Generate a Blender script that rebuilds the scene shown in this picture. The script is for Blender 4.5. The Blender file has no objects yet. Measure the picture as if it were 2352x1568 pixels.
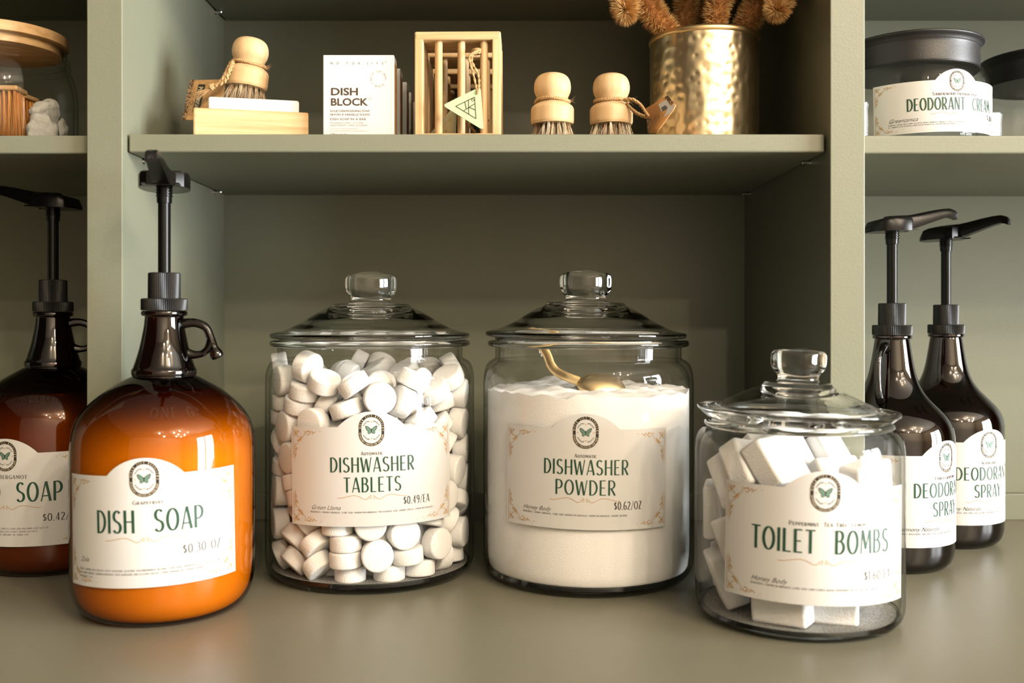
import bpy, math, random
from mathutils import Vector, Matrix, Euler

random.seed(7)
sc = bpy.context.scene
C = sc.collection
PI = math.pi

# ------------------------------------------------------------------ camera
F, HC, D0, CX, CY = 2286.7, 0.226, 0.83, 1164.0, 732.0
cd = bpy.data.cameras.new('camera')
cam = bpy.data.objects.new('camera', cd)
C.objects.link(cam)
cam.location = (0, -D0, HC)
cam.rotation_euler = (PI / 2, 0, 0)
cd.sensor_width = 36.0
cd.lens = 35.0
cd.shift_x = (1176 - CX) / 2352
cd.shift_y = -(784 - CY) / 2352
cd.clip_start = 0.02
cd.dof.use_dof = True
cd.dof.focus_distance = 0.885
cd.dof.aperture_fstop = 5.6
sc.camera = cam


def P(px, py, D):
    """A pixel of the photograph at depth D as a point of the place."""
    return Vector(((px - CX) / F * D, D - D0, HC + (CY - py) / F * D))


# ------------------------------------------------------------------ world, light, exposure
sc.view_settings.view_transform = 'Standard'
sc.view_settings.look = 'None'
sc.view_settings.exposure = 0.0
sc.view_settings.gamma = 1.0
sc.view_settings.use_curve_mapping = False
cy = sc.cycles
cy.max_bounces = 16
cy.diffuse_bounces = 2
cy.glossy_bounces = 6
cy.transmission_bounces = 16
cy.transparent_max_bounces = 40
cy.sample_clamp_indirect = 6.0
cy.caustics_reflective = False
cy.caustics_refractive = True
cy.blur_glossy = 0.5
cy.use_denoising = True

w = bpy.data.worlds.new('world')
sc.world = w
w.use_nodes = True
bg = w.node_tree.nodes['Background']
bg.inputs['Color'].default_value = (1.0, 0.80, 0.58, 1)
bg.inputs['Strength'].default_value = 0.03


def area_light(name, loc, rot, sx, sy, power, col):
    l = bpy.data.lights.new(name, 'AREA')
    l.shape = 'RECTANGLE'
    l.size, l.size_y = sx, sy
    l.energy = power
    l.color = col
    o = bpy.data.objects.new(name, l)
    C.objects.link(o)
    o.location = loc
    o.rotation_euler = rot
    return o


WX = 4.5
for yy in (-2.32, -1.24):
    area_light('window_daylight', (WX, yy, 0.45), (0, PI / 2, 0), 2.30, 0.96, 325.0, (0.95, 0.98, 1.0))
for k, (x, y) in enumerate([(2.6, -2.4), (1.7, -2.4), (2.9, -3.2), (2.2, -3.3), (1.5, -2.9), (3.2, -4.2),
                            (2.5, -4.1), (0.5, -3.4), (1.2, -4.4)]):
    l = bpy.data.lights.new('ceiling_bulb', 'POINT')
    l.energy = 76.0
    l.color = (1.0, 0.83, 0.63)
    l.shadow_soft_size = 0.03
    o = bpy.data.objects.new('ceiling_bulb', l)
    C.objects.link(o)
    o.location = (x, y, 2.16)


# ------------------------------------------------------------------ materials
def lin(c):
    """'#rrggbb' to linear RGBA."""
    if isinstance(c, str):
        c = [int(c[i:i + 2], 16) / 255 for i in (1, 3, 5)]
        c = [x / 12.92 if x <= 0.04045 else ((x + 0.055) / 1.055) ** 2.4 for x in c]
    return (c[0], c[1], c[2], 1.0)


def newmat(name):
    m = bpy.data.materials.new(name)
    m.use_nodes = True
    nt = m.node_tree
    return m, nt, nt.nodes['Principled BSDF']


def coords(nt, scale=(1, 1, 1)):
    tc = nt.nodes.new('ShaderNodeTexCoord')
    mp = nt.nodes.new('ShaderNodeMapping')
    mp.inputs['Scale'].default_value = scale
    nt.links.new(tc.outputs['Object'], mp.inputs['Vector'])
    return mp.outputs['Vector']


def mat(name, col, rough=0.5, metal=0.0, spec=0.5, bump=None, col2=None, nscale=(30, 30, 30), detail=3.0,
        sss=0.0, sss_r=(0.01, 0.005, 0.003), lo=0.35, hi=0.65):
    m, nt, b = newmat(name)
    b.inputs['Base Color'].default_value = lin(col)
    b.inputs['Roughness'].default_value = rough
    b.inputs['Metallic'].default_value = metal
    b.inputs['Specular IOR Level'].default_value = spec
    if sss:
        b.inputs['Subsurface Weight'].default_value = sss
        b.inputs['Subsurface Radius'].default_value = sss_r
        b.inputs['Subsurface Scale'].default_value = 1.0
    if col2:
        n = nt.nodes.new('ShaderNodeTexNoise')
        n.inputs['Scale'].default_value = 1.0
        n.inputs['Detail'].default_value = detail
        nt.links.new(coords(nt, nscale), n.inputs['Vector'])
        r = nt.nodes.new('ShaderNodeValToRGB')
        r.color_ramp.elements[0].color = lin(col)
        r.color_ramp.elements[1].color = lin(col2)
        r.color_ramp.elements[0].position = lo
        r.color_ramp.elements[1].position = hi
        nt.links.new(n.outputs['Fac'], r.inputs['Fac'])
        nt.links.new(r.outputs['Color'], b.inputs['Base Color'])
    if bump:
        n = nt.nodes.new('ShaderNodeTexNoise')
        n.inputs['Scale'].default_value = bump[0]
        n.inputs['Detail'].default_value = 4.0
        nt.links.new(coords(nt), n.inputs['Vector'])
        bp = nt.nodes.new('ShaderNodeBump')
        bp.inputs['Strength'].default_value = bump[1]
        bp.inputs['Distance'].default_value = bump[2]
        nt.links.new(n.outputs['Fac'], bp.inputs['Height'])
        nt.links.new(bp.outputs['Normal'], b.inputs['Normal'])
    return m


def thin_glass(name, tint, edge, epow=3.0, fmax=0.85, f0=0.045, thick=None):
    """A glass wall too thin to bend light: tinted, darker where it is seen edge-on, and reflecting."""
    m = bpy.data.materials.new(name)
    m.use_nodes = True
    nt = m.node_tree
    nt.nodes.clear()
    N = nt.nodes.new
    lw = N('ShaderNodeLayerWeight')
    lw.inputs['Blend'].default_value = 0.5

    def mth(op, a, b):
        n = N('ShaderNodeMath')
        n.operation = op
        for k, v in enumerate((a, b)):
            if isinstance(v, (int, float)):
                n.inputs[k].default_value = v
            else:
                nt.links.new(v, n.inputs[k])
        return n.outputs[0]
    f = lw.outputs['Facing']
    mx = N('ShaderNodeMix')
    mx.data_type = 'RGBA'
    nt.links.new(mth('POWER', f, epow), mx.inputs['Factor'])
    mx.inputs[6].default_value = lin(tint)
    mx.inputs[7].default_value = lin(edge)
    tr = N('ShaderNodeBsdfTransparent')
    col = mx.outputs[2]
    if thick:
        # the glass is blown thicker, and so darker, towards the neck
        tc = N('ShaderNodeTexCoord')
        sp = N('ShaderNodeSeparateXYZ')
        nt.links.new(tc.outputs['Object'], sp.inputs[0])
        mr = N('ShaderNodeMapRange')
        mr.interpolation_type = 'SMOOTHSTEP'
        mr.inputs['From Min'].default_value, mr.inputs['From Max'].default_value = thick[0], thick[1]
        nt.links.new(sp.outputs[2], mr.inputs['Value'])
        m2 = N('ShaderNodeMix')
        m2.data_type = 'RGBA'
        m2.blend_type = 'MULTIPLY'
        nt.links.new(mr.outputs[0], m2.inputs['Factor'])
        nt.links.new(col, m2.inputs[6])
        m2.inputs[7].default_value = lin(thick[2])
        col = m2.outputs[2]
    nt.links.new(col, tr.inputs['Color'])
    gl = N('ShaderNodeBsdfGlossy')
    gl.inputs['Roughness'].default_value = 0.02
    ms = N('ShaderNodeMixShader')
    nt.links.new(mth('ADD', mth('MULTIPLY', mth('POWER', f, 5.0), fmax), f0), ms.inputs['Fac'])
    nt.links.new(tr.outputs[0], ms.inputs[1])
    nt.links.new(gl.outputs[0], ms.inputs[2])
    out = N('ShaderNodeOutputMaterial')
    nt.links.new(ms.outputs[0], out.inputs['Surface'])
    return m


def solid_glass(name, col, ior=1.45, rough=0.0):
    m, nt, b = newmat(name)
    b.inputs['Base Color'].default_value = lin(col)
    b.inputs['Roughness'].default_value = rough
    b.inputs['Transmission Weight'].default_value = 1.0
    b.inputs['IOR'].default_value = ior
    return m


def wood(name, a, b_, scale, rough=0.5):
    return mat(name, a, rough, col2=b_, nscale=scale, detail=5.0, lo=0.3, hi=0.7, spec=0.35)


PAINT = mat('sage_paint', (0.176, 0.184, 0.133), 0.42, bump=(420, 0.06, 0.002), spec=0.4)
COUNTER = mat('sage_counter', (0.182, 0.174, 0.128), 0.36, bump=(300, 0.08, 0.002), spec=0.45)
PLASTER = mat('shop_plaster', (0.46, 0.41, 0.33), 0.8)
FLOORM = mat('shop_floor', (0.25, 0.19, 0.13), 0.6)
GLASS = thin_glass('clear_glass_wall', (0.992, 0.995, 0.993), (0.26, 0.29, 0.26), 5.5, 0.75, 0.03)
GLASS_IN = thin_glass('clear_glass_inner', (0.997, 0.997, 0.997), (0.60, 0.63, 0.60), 5.0, 0.5, 0.015)
SOLID = solid_glass('clear_glass_solid', (0.97, 0.985, 0.975))
SOLIDB = solid_glass('clear_glass_base', (0.80, 0.88, 0.85))
AMBER = thin_glass('amber_glass', (0.82, 0.43, 0.045), (0.10, 0.018, 0.003), 2.2, 0.9, 0.05, (.118, .176, (.12, .05, .03)))
AMBERC = thin_glass('amber_relief', (0.90, 0.72, 0.40), (0.5, 0.3, 0.1), 2.2, 0.9, 0.12)
AMBERN = thin_glass('amber_glass_thick', (0.13, 0.045, 0.015), (0.02, 0.008, 0.004), 2.0, 0.9, 0.075)
BROWN = thin_glass('brown_glass', (0.12, 0.035, 0.012), (0.02, 0.008, 0.004), 2.0, 0.9, 0.085)
SOAP = mat('liquid_soap', (0.74, 0.66, 0.50), 0.4, sss=0.3, sss_r=(0.02, 0.012, 0.006))
SOAPD = mat('dark_liquid', (0.12, 0.06, 0.03), 0.3)
BLACK = mat('black_plastic', (0.004, 0.004, 0.004), 0.24, spec=0.2)
BLACKR = mat('black_ribbed_plastic', (0.009, 0.009, 0.009), 0.36, spec=0.3)
BLACKM = mat('black_satin_metal', (0.010, 0.010, 0.010), 0.42, spec=0.5, bump=(900, 0.15, 0.001))
PAPER = mat('label_paper', (0.58, 0.575, 0.56), 0.5, spec=0.25)
INKG = mat('green_ink', (0.012, 0.055, 0.030), 0.45, spec=0.35)
INKD = mat('dark_ink', (0.022, 0.018, 0.013), 0.45, spec=0.35)
INKGR = mat('grey_ink', (0.12, 0.115, 0.10), 0.5, spec=0.3)
GOLDI = mat('gold_ink', (0.44, 0.24, 0.06), 0.4, spec=0.4)
CREAMI = mat('cream_ink', (0.75, 0.62, 0.42), 0.5)
MOTHI = mat('butterfly_ink', (0.10, 0.20, 0.15), 0.5)
TABM = mat('pressed_salt', (0.93, 0.92, 0.90), 0.75, bump=(900, 0.35, 0.002), sss=0.15, sss_r=(0.004, 0.003, 0.002))
BOMBM = mat('bath_salt', (0.92, 0.91, 0.89), 0.8, bump=(700, 0.3, 0.002), sss=0.15, sss_r=(0.004, 0.003, 0.002))
POWM = mat('white_powder', (0.94, 0.93, 0.91), 0.85, bump=(1200, 0.35, 0.0015))
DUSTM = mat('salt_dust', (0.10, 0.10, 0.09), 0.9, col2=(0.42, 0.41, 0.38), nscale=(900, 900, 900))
GOLD = mat('brushed_gold', (0.90, 0.68, 0.36), 0.36, metal=1.0)
CHROME = mat('chrome', (0.8, 0.8, 0.8), 0.12, metal=1.0)
BEECH = wood('pale_beech', (0.70, 0.50, 0.29), (0.57, 0.37, 0.18), (160, 160, 14))
BAMBOO = wood('bamboo', (0.68, 0.49, 0.27), (0.50, 0.31, 0.14), (12, 160, 260))
BAMBOOV = wood('bamboo_upright', (0.68, 0.48, 0.26), (0.52, 0.32, 0.14), (220, 220, 9))
LIDWOOD = wood('lid_wood', (0.66, 0.44, 0.22), (0.52, 0.31, 0.13), (12, 90, 200))
KRAFT = mat('kraft_card', (0.50, 0.30, 0.13), 0.7, col2=(0.40, 0.22, 0.085), nscale=(300, 300, 300))
KRAFTD = mat('kraft_pattern', (0.08, 0.05, 0.03), 0.7, col2=(0.36, 0.22, 0.11), nscale=(420, 420, 420), lo=0.48, hi=0.52)
WHITEC = mat('white_card', (0.63, 0.625, 0.61), 0.5)
BROWNI = mat('brown_ink', (0.055, 0.035, 0.022), 0.5)
TWINE = mat('jute_twine', (0.55, 0.36, 0.17), 0.9, col2=(0.38, 0.22, 0.09), nscale=(700, 700, 700))
FIBL = mat('pale_bristle', (0.84, 0.72, 0.52), 0.6)
FIBD = mat('dark_bristle', (0.10, 0.06, 0.03), 0.6)
FIBM = mat('brown_bristle', (0.38, 0.21, 0.09), 0.6)
COIR = mat('coconut_fibre', (0.74, 0.40, 0.13), 0.75)
COIRL = mat('pale_coconut_fibre', (0.88, 0.63, 0.30), 0.7)
COIRD = mat('dark_coconut_fibre', (0.42, 0.18, 0.055), 0.8)
SOAPBAR = mat('white_soap', (0.78, 0.77, 0.75), 0.45, sss=0.2, sss_r=(0.004, 0.003, 0.003))
MINT = mat('mint_card', (0.40, 0.52, 0.31), 0.6)
OLIVE = mat('olive_card', (0.30, 0.28, 0.15), 0.6)
LOOFAH = mat('frosted_pad', (0.55, 0.55, 0.51), 0.8, bump=(160, 0.6, 0.004))
REDC = mat('red_card', (0.30, 0.05, 0.02), 0.6)


# ------------------------------------------------------------------ mesh helpers
class MB:
    def __init__(self):
        self.v, self.f, self.m = [], [], []

    def add(self, vs, fs, mi=0, M=None):
        b = len(self.v)
        self.v.extend([tuple(M @ Vector(p)) for p in vs] if M is not None else [tuple(p) for p in vs])
        self.f.extend([tuple(i + b for i in q) for q in fs])
        self.m.extend([mi] * len(fs))
        return self

    def lathe(self, prof, n=72, mi=0, M=None, fn=None, cap0=False, cap1=False):
        vs, fs, rings = [], [], []
        for k, (r, z) in enumerate(prof):
            if r <= 1e-7:
                rings.append([len(vs)] * n)
                vs.append((0, 0, z))
            else:
                rings.append(list(range(len(vs), len(vs) + n)))
                for i in range(n):
                    a = 2 * PI * i / n
                    rr = r * (fn(a, z, i) if fn else 1)
                    vs.append((rr * math.cos(a), rr * math.sin(a), z))
        for A, B in zip(rings, rings[1:]):
            for i in range(n):
                j = (i + 1) % n
                q = []
                for t in (A[i], A[j], B[j], B[i]):
                    if t not in q:
                        q.append(t)
                if len(q) > 2:
                    fs.append(q)
        if cap0:
            fs.append(rings[0][::-1])
        if cap1:
            fs.append(rings[-1])
        return self.add(vs, fs, mi, M)

    def tube(self, pts, rad, n=10, mi=0, M=None, caps=True, flat=1.0):
        pts = [Vector(p) for p in pts]
        if not hasattr(rad, '__len__'):
            rad = [rad] * len(pts)
        vs, fs = [], []
        up = None
        for k, p in enumerate(pts):
            t = (pts[min(k + 1, len(pts) - 1)] - pts[max(k - 1, 0)]).normalized()
            if up is None:
                up = Vector((0, 0, 1)) if abs(t.z) < 0.9 else Vector((0, 1, 0))
            s = t.cross(up).normalized()
            up = s.cross(t).normalized()
            for i in range(n):
                a = 2 * PI * i / n
                vs.append(p + rad[k] * (math.cos(a) * s + flat * math.sin(a) * up))
        for k in range(len(pts) - 1):
            for i in range(n):
                j = (i + 1) % n
                fs.append((k * n + i, k * n + j, k * n + n + j, k * n + n + i))
        if caps:
            fs.append(tuple(range(n - 1, -1, -1)))
            fs.append(tuple(range((len(pts) - 1) * n, len(pts) * n)))
        return self.add(vs, fs, mi, M)

    def box(self, lo, hi, mi=0, M=None):
        x0, y0, z0 = lo
        x1, y1, z1 = hi
        vs = [(x0, y0, z0), (x1, y0, z0), (x1, y1, z0), (x0, y1, z0), (x0, y0, z1), (x1, y0, z1), (x1, y1, z1), (x0, y1, z1)]
        return self.add(vs, [(0, 3, 2, 1), (4, 5, 6, 7), (0, 1, 5, 4), (1, 2, 6, 5), (2, 3, 7, 6), (3, 0, 4, 7)], mi, M)

    def loft(self, secs, mi=0, M=None):
        """Closed cross-sections with the same number of points, capped at both ends."""
        n = len(secs[0])
        vs = [p for s in secs for p in s]
        fs = []
        for k in range(len(secs) - 1):
            for i in range(n):
                j = (i + 1) % n
                fs.append((k * n + i, k * n + j, k * n + n + j, k * n + n + i))
        fs.append(tuple(range(n - 1, -1, -1)))
        fs.append(tuple(range((len(secs) - 1) * n, len(secs) * n)))
        return self.add(vs, fs, mi, M)

    def hair(self, a, b, r, mi=0):
        """A thin three-sided fibre from a to b."""
        a, b = Vector(a), Vector(b)
        t = (b - a).normalized()
        s = t.cross(Vector((0.3, 0.5, 0.81))).normalized()
        u = s.cross(t)
        ps = [a + r * (math.cos(q) * s + math.sin(q) * u) for q in (0, 2.094, 4.189)]
        return self.add(ps + [b], [(0, 1, 3), (1, 2, 3), (2, 0, 3)], mi)

    def build(self, name, mats, parent=None, smooth=True, ang=35, bevel=None, seg=2):
        me = bpy.data.meshes.new(name)
        me.from_pydata(self.v, [], self.f)
        for m in (mats if isinstance(mats, (list, tuple)) else [mats]):
            me.materials.append(m)
        me.polygons.foreach_set('material_index', self.m)
        me.update()
        if smooth:
            me.polygons.foreach_set('use_smooth', [True] * len(me.polygons))
            me.set_sharp_from_angle(angle=math.radians(ang))
        o = bpy.data.objects.new(name, me)
        C.objects.link(o)
        if parent:
            o.parent = parent
        if bevel:
            b = o.modifiers.new('edge', 'BEVEL')
            b.width, b.segments, b.limit_method, b.angle_limit = bevel, seg, 'ANGLE', math.radians(40)
        return o


def tag(o, label, cat, group=None, kind=None):
    o['label'] = label
    o['category'] = cat
    if group:
        o['group'] = group
    if kind:
        o['kind'] = kind
    return o


def thing(name, label, cat, loc=(0, 0, 0), rot=(0, 0, 0), group=None):
    o = bpy.data.objects.new(name, None)
    o.empty_display_size = 0.02
    C.objects.link(o)
    o.location = loc
    o.rotation_euler = rot
    return tag(o, label, cat, group)


def struct(name, mb, m, label=None, cat='wall', bevel=None):
    o = mb.build(name, m, smooth=False, bevel=bevel)
    o['kind'] = 'structure'
    o['label'] = label or name
    o['category'] = cat
    return o


def dup(o, parent=None):
    c = o.copy()
    C.objects.link(c)
    c.parent = parent
    for ch in list(o.children):
        dup(ch, c)
    return c


def cr(pts, k=5):
    """Smooth a polyline (Catmull-Rom)."""
    P_ = [Vector(p) for p in pts]
    out = []
    for i in range(len(P_) - 1):
        p0, p1, p2, p3 = P_[max(i - 1, 0)], P_[i], P_[i + 1], P_[min(i + 2, len(P_) - 1)]
        for j in range(k):
            t = j / k
            out.append(0.5 * ((2 * p1) + (p2 - p0) * t + (2 * p0 - 5 * p1 + 4 * p2 - p3) * t * t + (3 * p1 - p0 - 3 * p2 + p3) * t ** 3))
    out.append(P_[-1])
    return out


def prof(pts, k=4):
    return [(max(p[0], 0), p[1]) for p in cr([(a, b, 0) for a, b in pts], k)]


def ring(r, n=24, z=0.0):
    return [(r * math.cos(2 * PI * i / n), r * math.sin(2 * PI * i / n), z) for i in range(n)]


# ------------------------------------------------------------------ lettering
TH, TN = 0.125, 0.062


def _arc(cx, cy_, rx, ry, a0, a1, n=12):
    return [(cx + rx * math.cos(math.radians(a0 + (a1 - a0) * i / n)), cy_ + ry * math.sin(math.radians(a0 + (a1 - a0) * i / n))) for i in range(n + 1)]


def _g():
    s, a = (lambda x0, y0, x1, y1, t=None: ([(x0, y0), (x1, y1)], t)), _arc
    st = lambda x=0.07: s(x, 0, x, 1, TH)
    G = {}
    G['A'] = (.52, [s(.03, 0, .25, 1, TN), s(.27, 1, .48, 0, TH), s(.09, .27, .42, .27, TN)])
    G['B'] = (.48, [st(), (([(.07, .97), (.2, .97)] + a(.2, .76, .17, .21, 90, -90) + [(.07, .55)]), None), (([(.07, .55), (.2, .55)] + a(.2, .29, .22, .26, 90, -90) + [(.07, .03)]), None)])
    G['C'] = (.50, [(a(.29, .5, .24, .47, 50, 310, 18), None)])
    G['D'] = (.52, [st(), ([(.07, .97), (.16, .97)] + a(.16, .5, .30, .47, 90, -90, 16) + [(.07, .03)], None)])
    G['E'] = (.42, [st(), s(.07, .97, .38, .97, TN), s(.07, .5, .33, .5, TN), s(.07, .03, .39, .03, TN)])
    G['F'] = (.40, [st(), s(.07, .97, .38, .97, TN), s(.07, .5, .33, .5, TN)])
    G['G'] = (.53, [(a(.29, .5, .24, .47, 50, 340, 18), None), s(.3, .42, .5, .42, TN), s(.48, .42, .48, .1, TH)])
    G['H'] = (.52, [st(), s(.07, .5, .45, .5, TN), st(.45)])
    G['I'] = (.16, [st(.08)])
    G['J'] = (.34, [([(.26, 1), (.26, .25)] + a(.13, .22, .13, .19, 0, -150), None)])
    G['K'] = (.47, [st(), s(.08, .42, .42, 1, TN), s(.18, .58, .44, 0, TH)])
    G['L'] = (.40, [st(), s(.07, .03, .38, .03, TN)])
    G['M'] = (.64, [s(.05, 0, .10, 1, TN), s(.12, 1, .31, .2, TH), s(.31, .2, .50, 1, TN), s(.53, 1, .58, 0, TH)])
    G['N'] = (.54, [s(.06, 0, .06, 1, TN), s(.08, 1, .45, 0, TH), s(.47, 0, .47, 1, TN)])
    G['O'] = (.58, [(a(.29, .5, .24, .47, 0, 360, 26), None)])
    G['P'] = (.47, [st(), ([(.07, .97), (.2, .97)] + a(.2, .69, .21, .28, 90, -90) + [(.07, .41)], None)])
    G['Q'] = (.58, [(a(.29, .5, .24, .47, 0, 360, 24), None), s(.3, .25, .52, -.05, TH)])
    G['R'] = (.50, [st(), ([(.07, .97), (.2, .97)] + a(.2, .71, .2, .26, 90, -90) + [(.07, .45)], None), s(.2, .45, .43, 0, TH)])
    G['S'] = (.46, [(a(.23, .745, .16, .225, 35, 250, 12) + a(.22, .26, .18, .23, 70, -150, 14), None)])
    G['T'] = (.46, [s(.23, 0, .23, 1, TH), s(.01, .97, .45, .97, TN)])
    G['U'] = (.52, [([(.07, 1), (.07, .3)] + a(.26, .3, .19, .27, 180, 360) + [(.45, 1)], None)])
    G['V'] = (.50, [s(.03, 1, .24, 0, TH), s(.26, 0, .47, 1, TN)])
    G['W'] = (.72, [s(.03, 1, .19, 0, TH), s(.21, 0, .35, .9, TN), s(.37, .9, .51, 0, TH), s(.53, 0, .69, 1, TN)])
    G['X'] = (.48, [s(.04, 1, .44, 0, TH), s(.04, 0, .44, 1, TN)])
    G['Y'] = (.48, [s(.03, 1, .24, .45, TH), s(.24, .45, .45, 1, TN), s(.24, 0, .24, .45, TH)])
    G['Z'] = (.44, [s(.04, .97, .42, .97, TN), s(.40, .97, .05, .03, TH), s(.05, .03, .43, .03, TN)])
    G['0'] = (.48, [(a(.24, .5, .19, .47, 0, 360, 22), None)])
    G['1'] = (.26, [s(.15, 0, .15, 1, TH), s(.03, .82, .15, .98, TN)])
    G['2'] = (.44, [(a(.21, .73, .16, .24, 160, -20) + [(.06, .05)], None), s(.05, .03, .4, .03, TN)])
    G['3'] = (.44, [(a(.2, .74, .15, .23, 150, -90) + a(.2, .27, .18, .24, 90, -150), None)])
    G['4'] = (.48, [s(.33, 0, .33, 1, TH), s(.33, .98, .04, .28, TN), s(.04, .28, .45, .28, TN)])
    G['6'] = (.46, [(a(.33, .40, .27, .60, 95, 180, 8) + a(.23, .28, .17, .25, 180, 540, 20), None)])
    G['9'] = (.46, [(a(.13, .60, .27, .60, -85, 0, 8) + a(.23, .72, .17, .25, 0, 360, 20), None)])
    G['8'] = (.46, [(a(.23, .74, .15, .22, 0, 360, 18), None), (a(.23, .27, .18, .24, 0, 360, 18), None)])
    G['5'] = (.44, [s(.08, .97, .38, .97, TN), s(.08, .97, .08, .55, TH), (a(.2, .31, .19, .28, 120, -150), None)])
    G['$'] = (.42, [(a(.21, .70, .13, .18, 35, 250, 12) + a(.2, .31, .15, .2, 70, -150, 14), None), s(.21, .02, .21, .98, TN)])
    G['.'] = (.16, [s(.08, 0, .08, .1, TH)])
    G[','] = (.16, [s(.1, .08, .05, -.1, TN)])
    G[':'] = (.16, [s(.08, 0, .08, .1, TH), s(.08, .5, .08, .6, TH)])
    G['/'] = (.36, [s(.02, -.08, .34, 1.05, TN)])
    G['-'] = (.3, [s(.05, .45, .25, .45, TN)])
    G["'"] = (.12, [s(.06, .8, .06, 1, TN)])
    G[' '] = (.30, [])
    return G


GLYPH = _g()


def stroke(pts, t, wgt=1.0):
    """A pen stroke along 2-D points as quads; where no width is given, uprights are thick and level parts thin."""
    n = len(pts)
    L, R = [], []
    for k in range(n):
        x0, y0 = pts[max(k - 1, 0)]
        x1, y1 = pts[min(k + 1, n - 1)]
        dx, dy = x1 - x0, y1 - y0
        q = math.hypot(dx, dy) or 1
        dx, dy = dx / q, dy / q
        h = wgt * (t if t else TN + (TH - TN) * abs(dy) ** 1.5) / 2
        L.append((pts[k][0] - dy * h, pts[k][1] + dx * h))
        R.append((pts[k][0] + dy * h, pts[k][1] - dx * h))
    return [[R[k], R[k + 1], L[k + 1], L[k]] for k in range(n - 1)]


def letters(text, cap, width=None, wgt=1.0, space=0.10, caps_big=False):
    """Quads of a line of capitals, centred on (0, cap/2); width in metres squeezes or spreads it."""
    x, items = 0.0, []
    for ch in text:
        k = 1.0
        if caps_big and ch.islower():
            k = 0.78
        wd, sts = GLYPH.get(ch.upper(), GLYPH[' '])
        items.append((x, k, sts))
        x += (wd + space) * k
    tot = x - space
    sx = (width / tot) if width else cap
    out = []
    for x0, k, sts in items:
        for pts, t in sts:
            pp = [((x0 + p[0] * k - tot / 2) * sx / cap, p[1] * k) for p in pts]
            for q in stroke(pp, t, wgt):
                out.append([(a * cap, b * cap) for a, b in q])
    return out


def builtin_text(text, size, bold=0.0, shear=0.0, width=None, spacing=1.0):
    """Blender's own font as 2-D triangles, left-aligned at the origin."""
    cu = bpy.data.curves.new('lettering', 'FONT')
    cu.body = text
    cu.size = size
    cu.shear = shear
    cu.offset = bold
    cu.space_character = spacing
    cu.resolution_u = 3
    o = bpy.data.objects.new('lettering', cu)
    me = o.to_mesh()
    vs = [(v.co.x, v.co.y) for v in me.vertices]
    fs = [tuple(p.vertices) for p in me.polygons]
    o.to_mesh_clear()
    bpy.data.objects.remove(o)
    bpy.data.curves.remove(cu)
    if width and vs:
        mx = max(v[0] for v in vs)
        vs = [(v[0] * width / mx, v[1]) for v in vs]
    return vs, fs


class Cyl:
    """Wraps a flat label drawing (u across, v up, metres) round an upright cylinder."""
    def __init__(self, R, phi, z, tilt=0.0, mid=0.04):
        self.R, self.phi, self.z, self.c, self.s, self.mid = R, math.radians(phi), z, math.cos(math.radians(tilt)), math.sin(math.radians(tilt)), mid

    def __call__(self, u, v, off):
        v -= self.mid
        u, v = u * self.c - v * self.s, u * self.s + v * self.c + self.mid
        a = self.phi + u / self.R
        r = self.R + off
        return (r * math.sin(a), -r * math.cos(a), self.z + v)


class Plane:
    def __init__(self, org, ux, uy):
        self.o, self.x, self.y = Vector(org), Vector(ux).normalized(), Vector(uy).normalized()
        self.n = self.x.cross(self.y)

    def __call__(self, u, v, off):
        return tuple(self.o + self.x * u + self.y * v + self.n * off)


def ink(mb, mp, quads, u0, v0, off, mi=0, rot=0.0, sx=1.0, sy=1.0):
    c, s = math.cos(rot), math.sin(rot)
    for q in quads:
        pts = [mp(u0 + (x * sx) * c - (y * sy) * s, v0 + (x * sx) * s + (y * sy) * c, off) for x, y in q]
        if sx * sy < 0:
            pts.reverse()
        mb.add(pts, [tuple(range(len(pts)))], mi)


def ink_mesh(mb, mp, vf, u0, v0, off, mi=0):
    vs, fs = vf
    mb.add([mp(u0 + x, v0 + y, off) for x, y in vs], fs, mi)


def leaf(x, y, l, wd, a):
    c, s = math.cos(a), math.sin(a)
    pts = [(0, 0), (.3, -.5), (.7, -.4), (1, 0), (.7, .4), (.3, .5)]
    return [[(x + l * p[0] * c - wd * p[1] * s, y + l * p[0] * s + wd * p[1] * c) for p in pts]]


def stadium(t, rx, st):
    """Point and outward direction at t (0..1, clockwise from the middle of the left side)."""
    per = 2 * PI * rx + 4 * st
    d = (t % 1.0) * per
    q = PI * rx
    if d < st:
        return (-rx, d), (-1, 0)
    d -= st
    if d < q:
        a = PI - d / rx
        return (rx * math.cos(a), st + rx * math.sin(a)), (math.cos(a), math.sin(a))
    d -= q
    if d < 2 * st:
        return (rx, st - d), (1, 0)
    d -= 2 * st
    if d < q:
        a = -d / rx
        return (rx * math.cos(a), -st + rx * math.sin(a)), (math.cos(a), math.sin(a))
    d -= q
    return (-rx, -st + d), (-1, 0)


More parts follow.
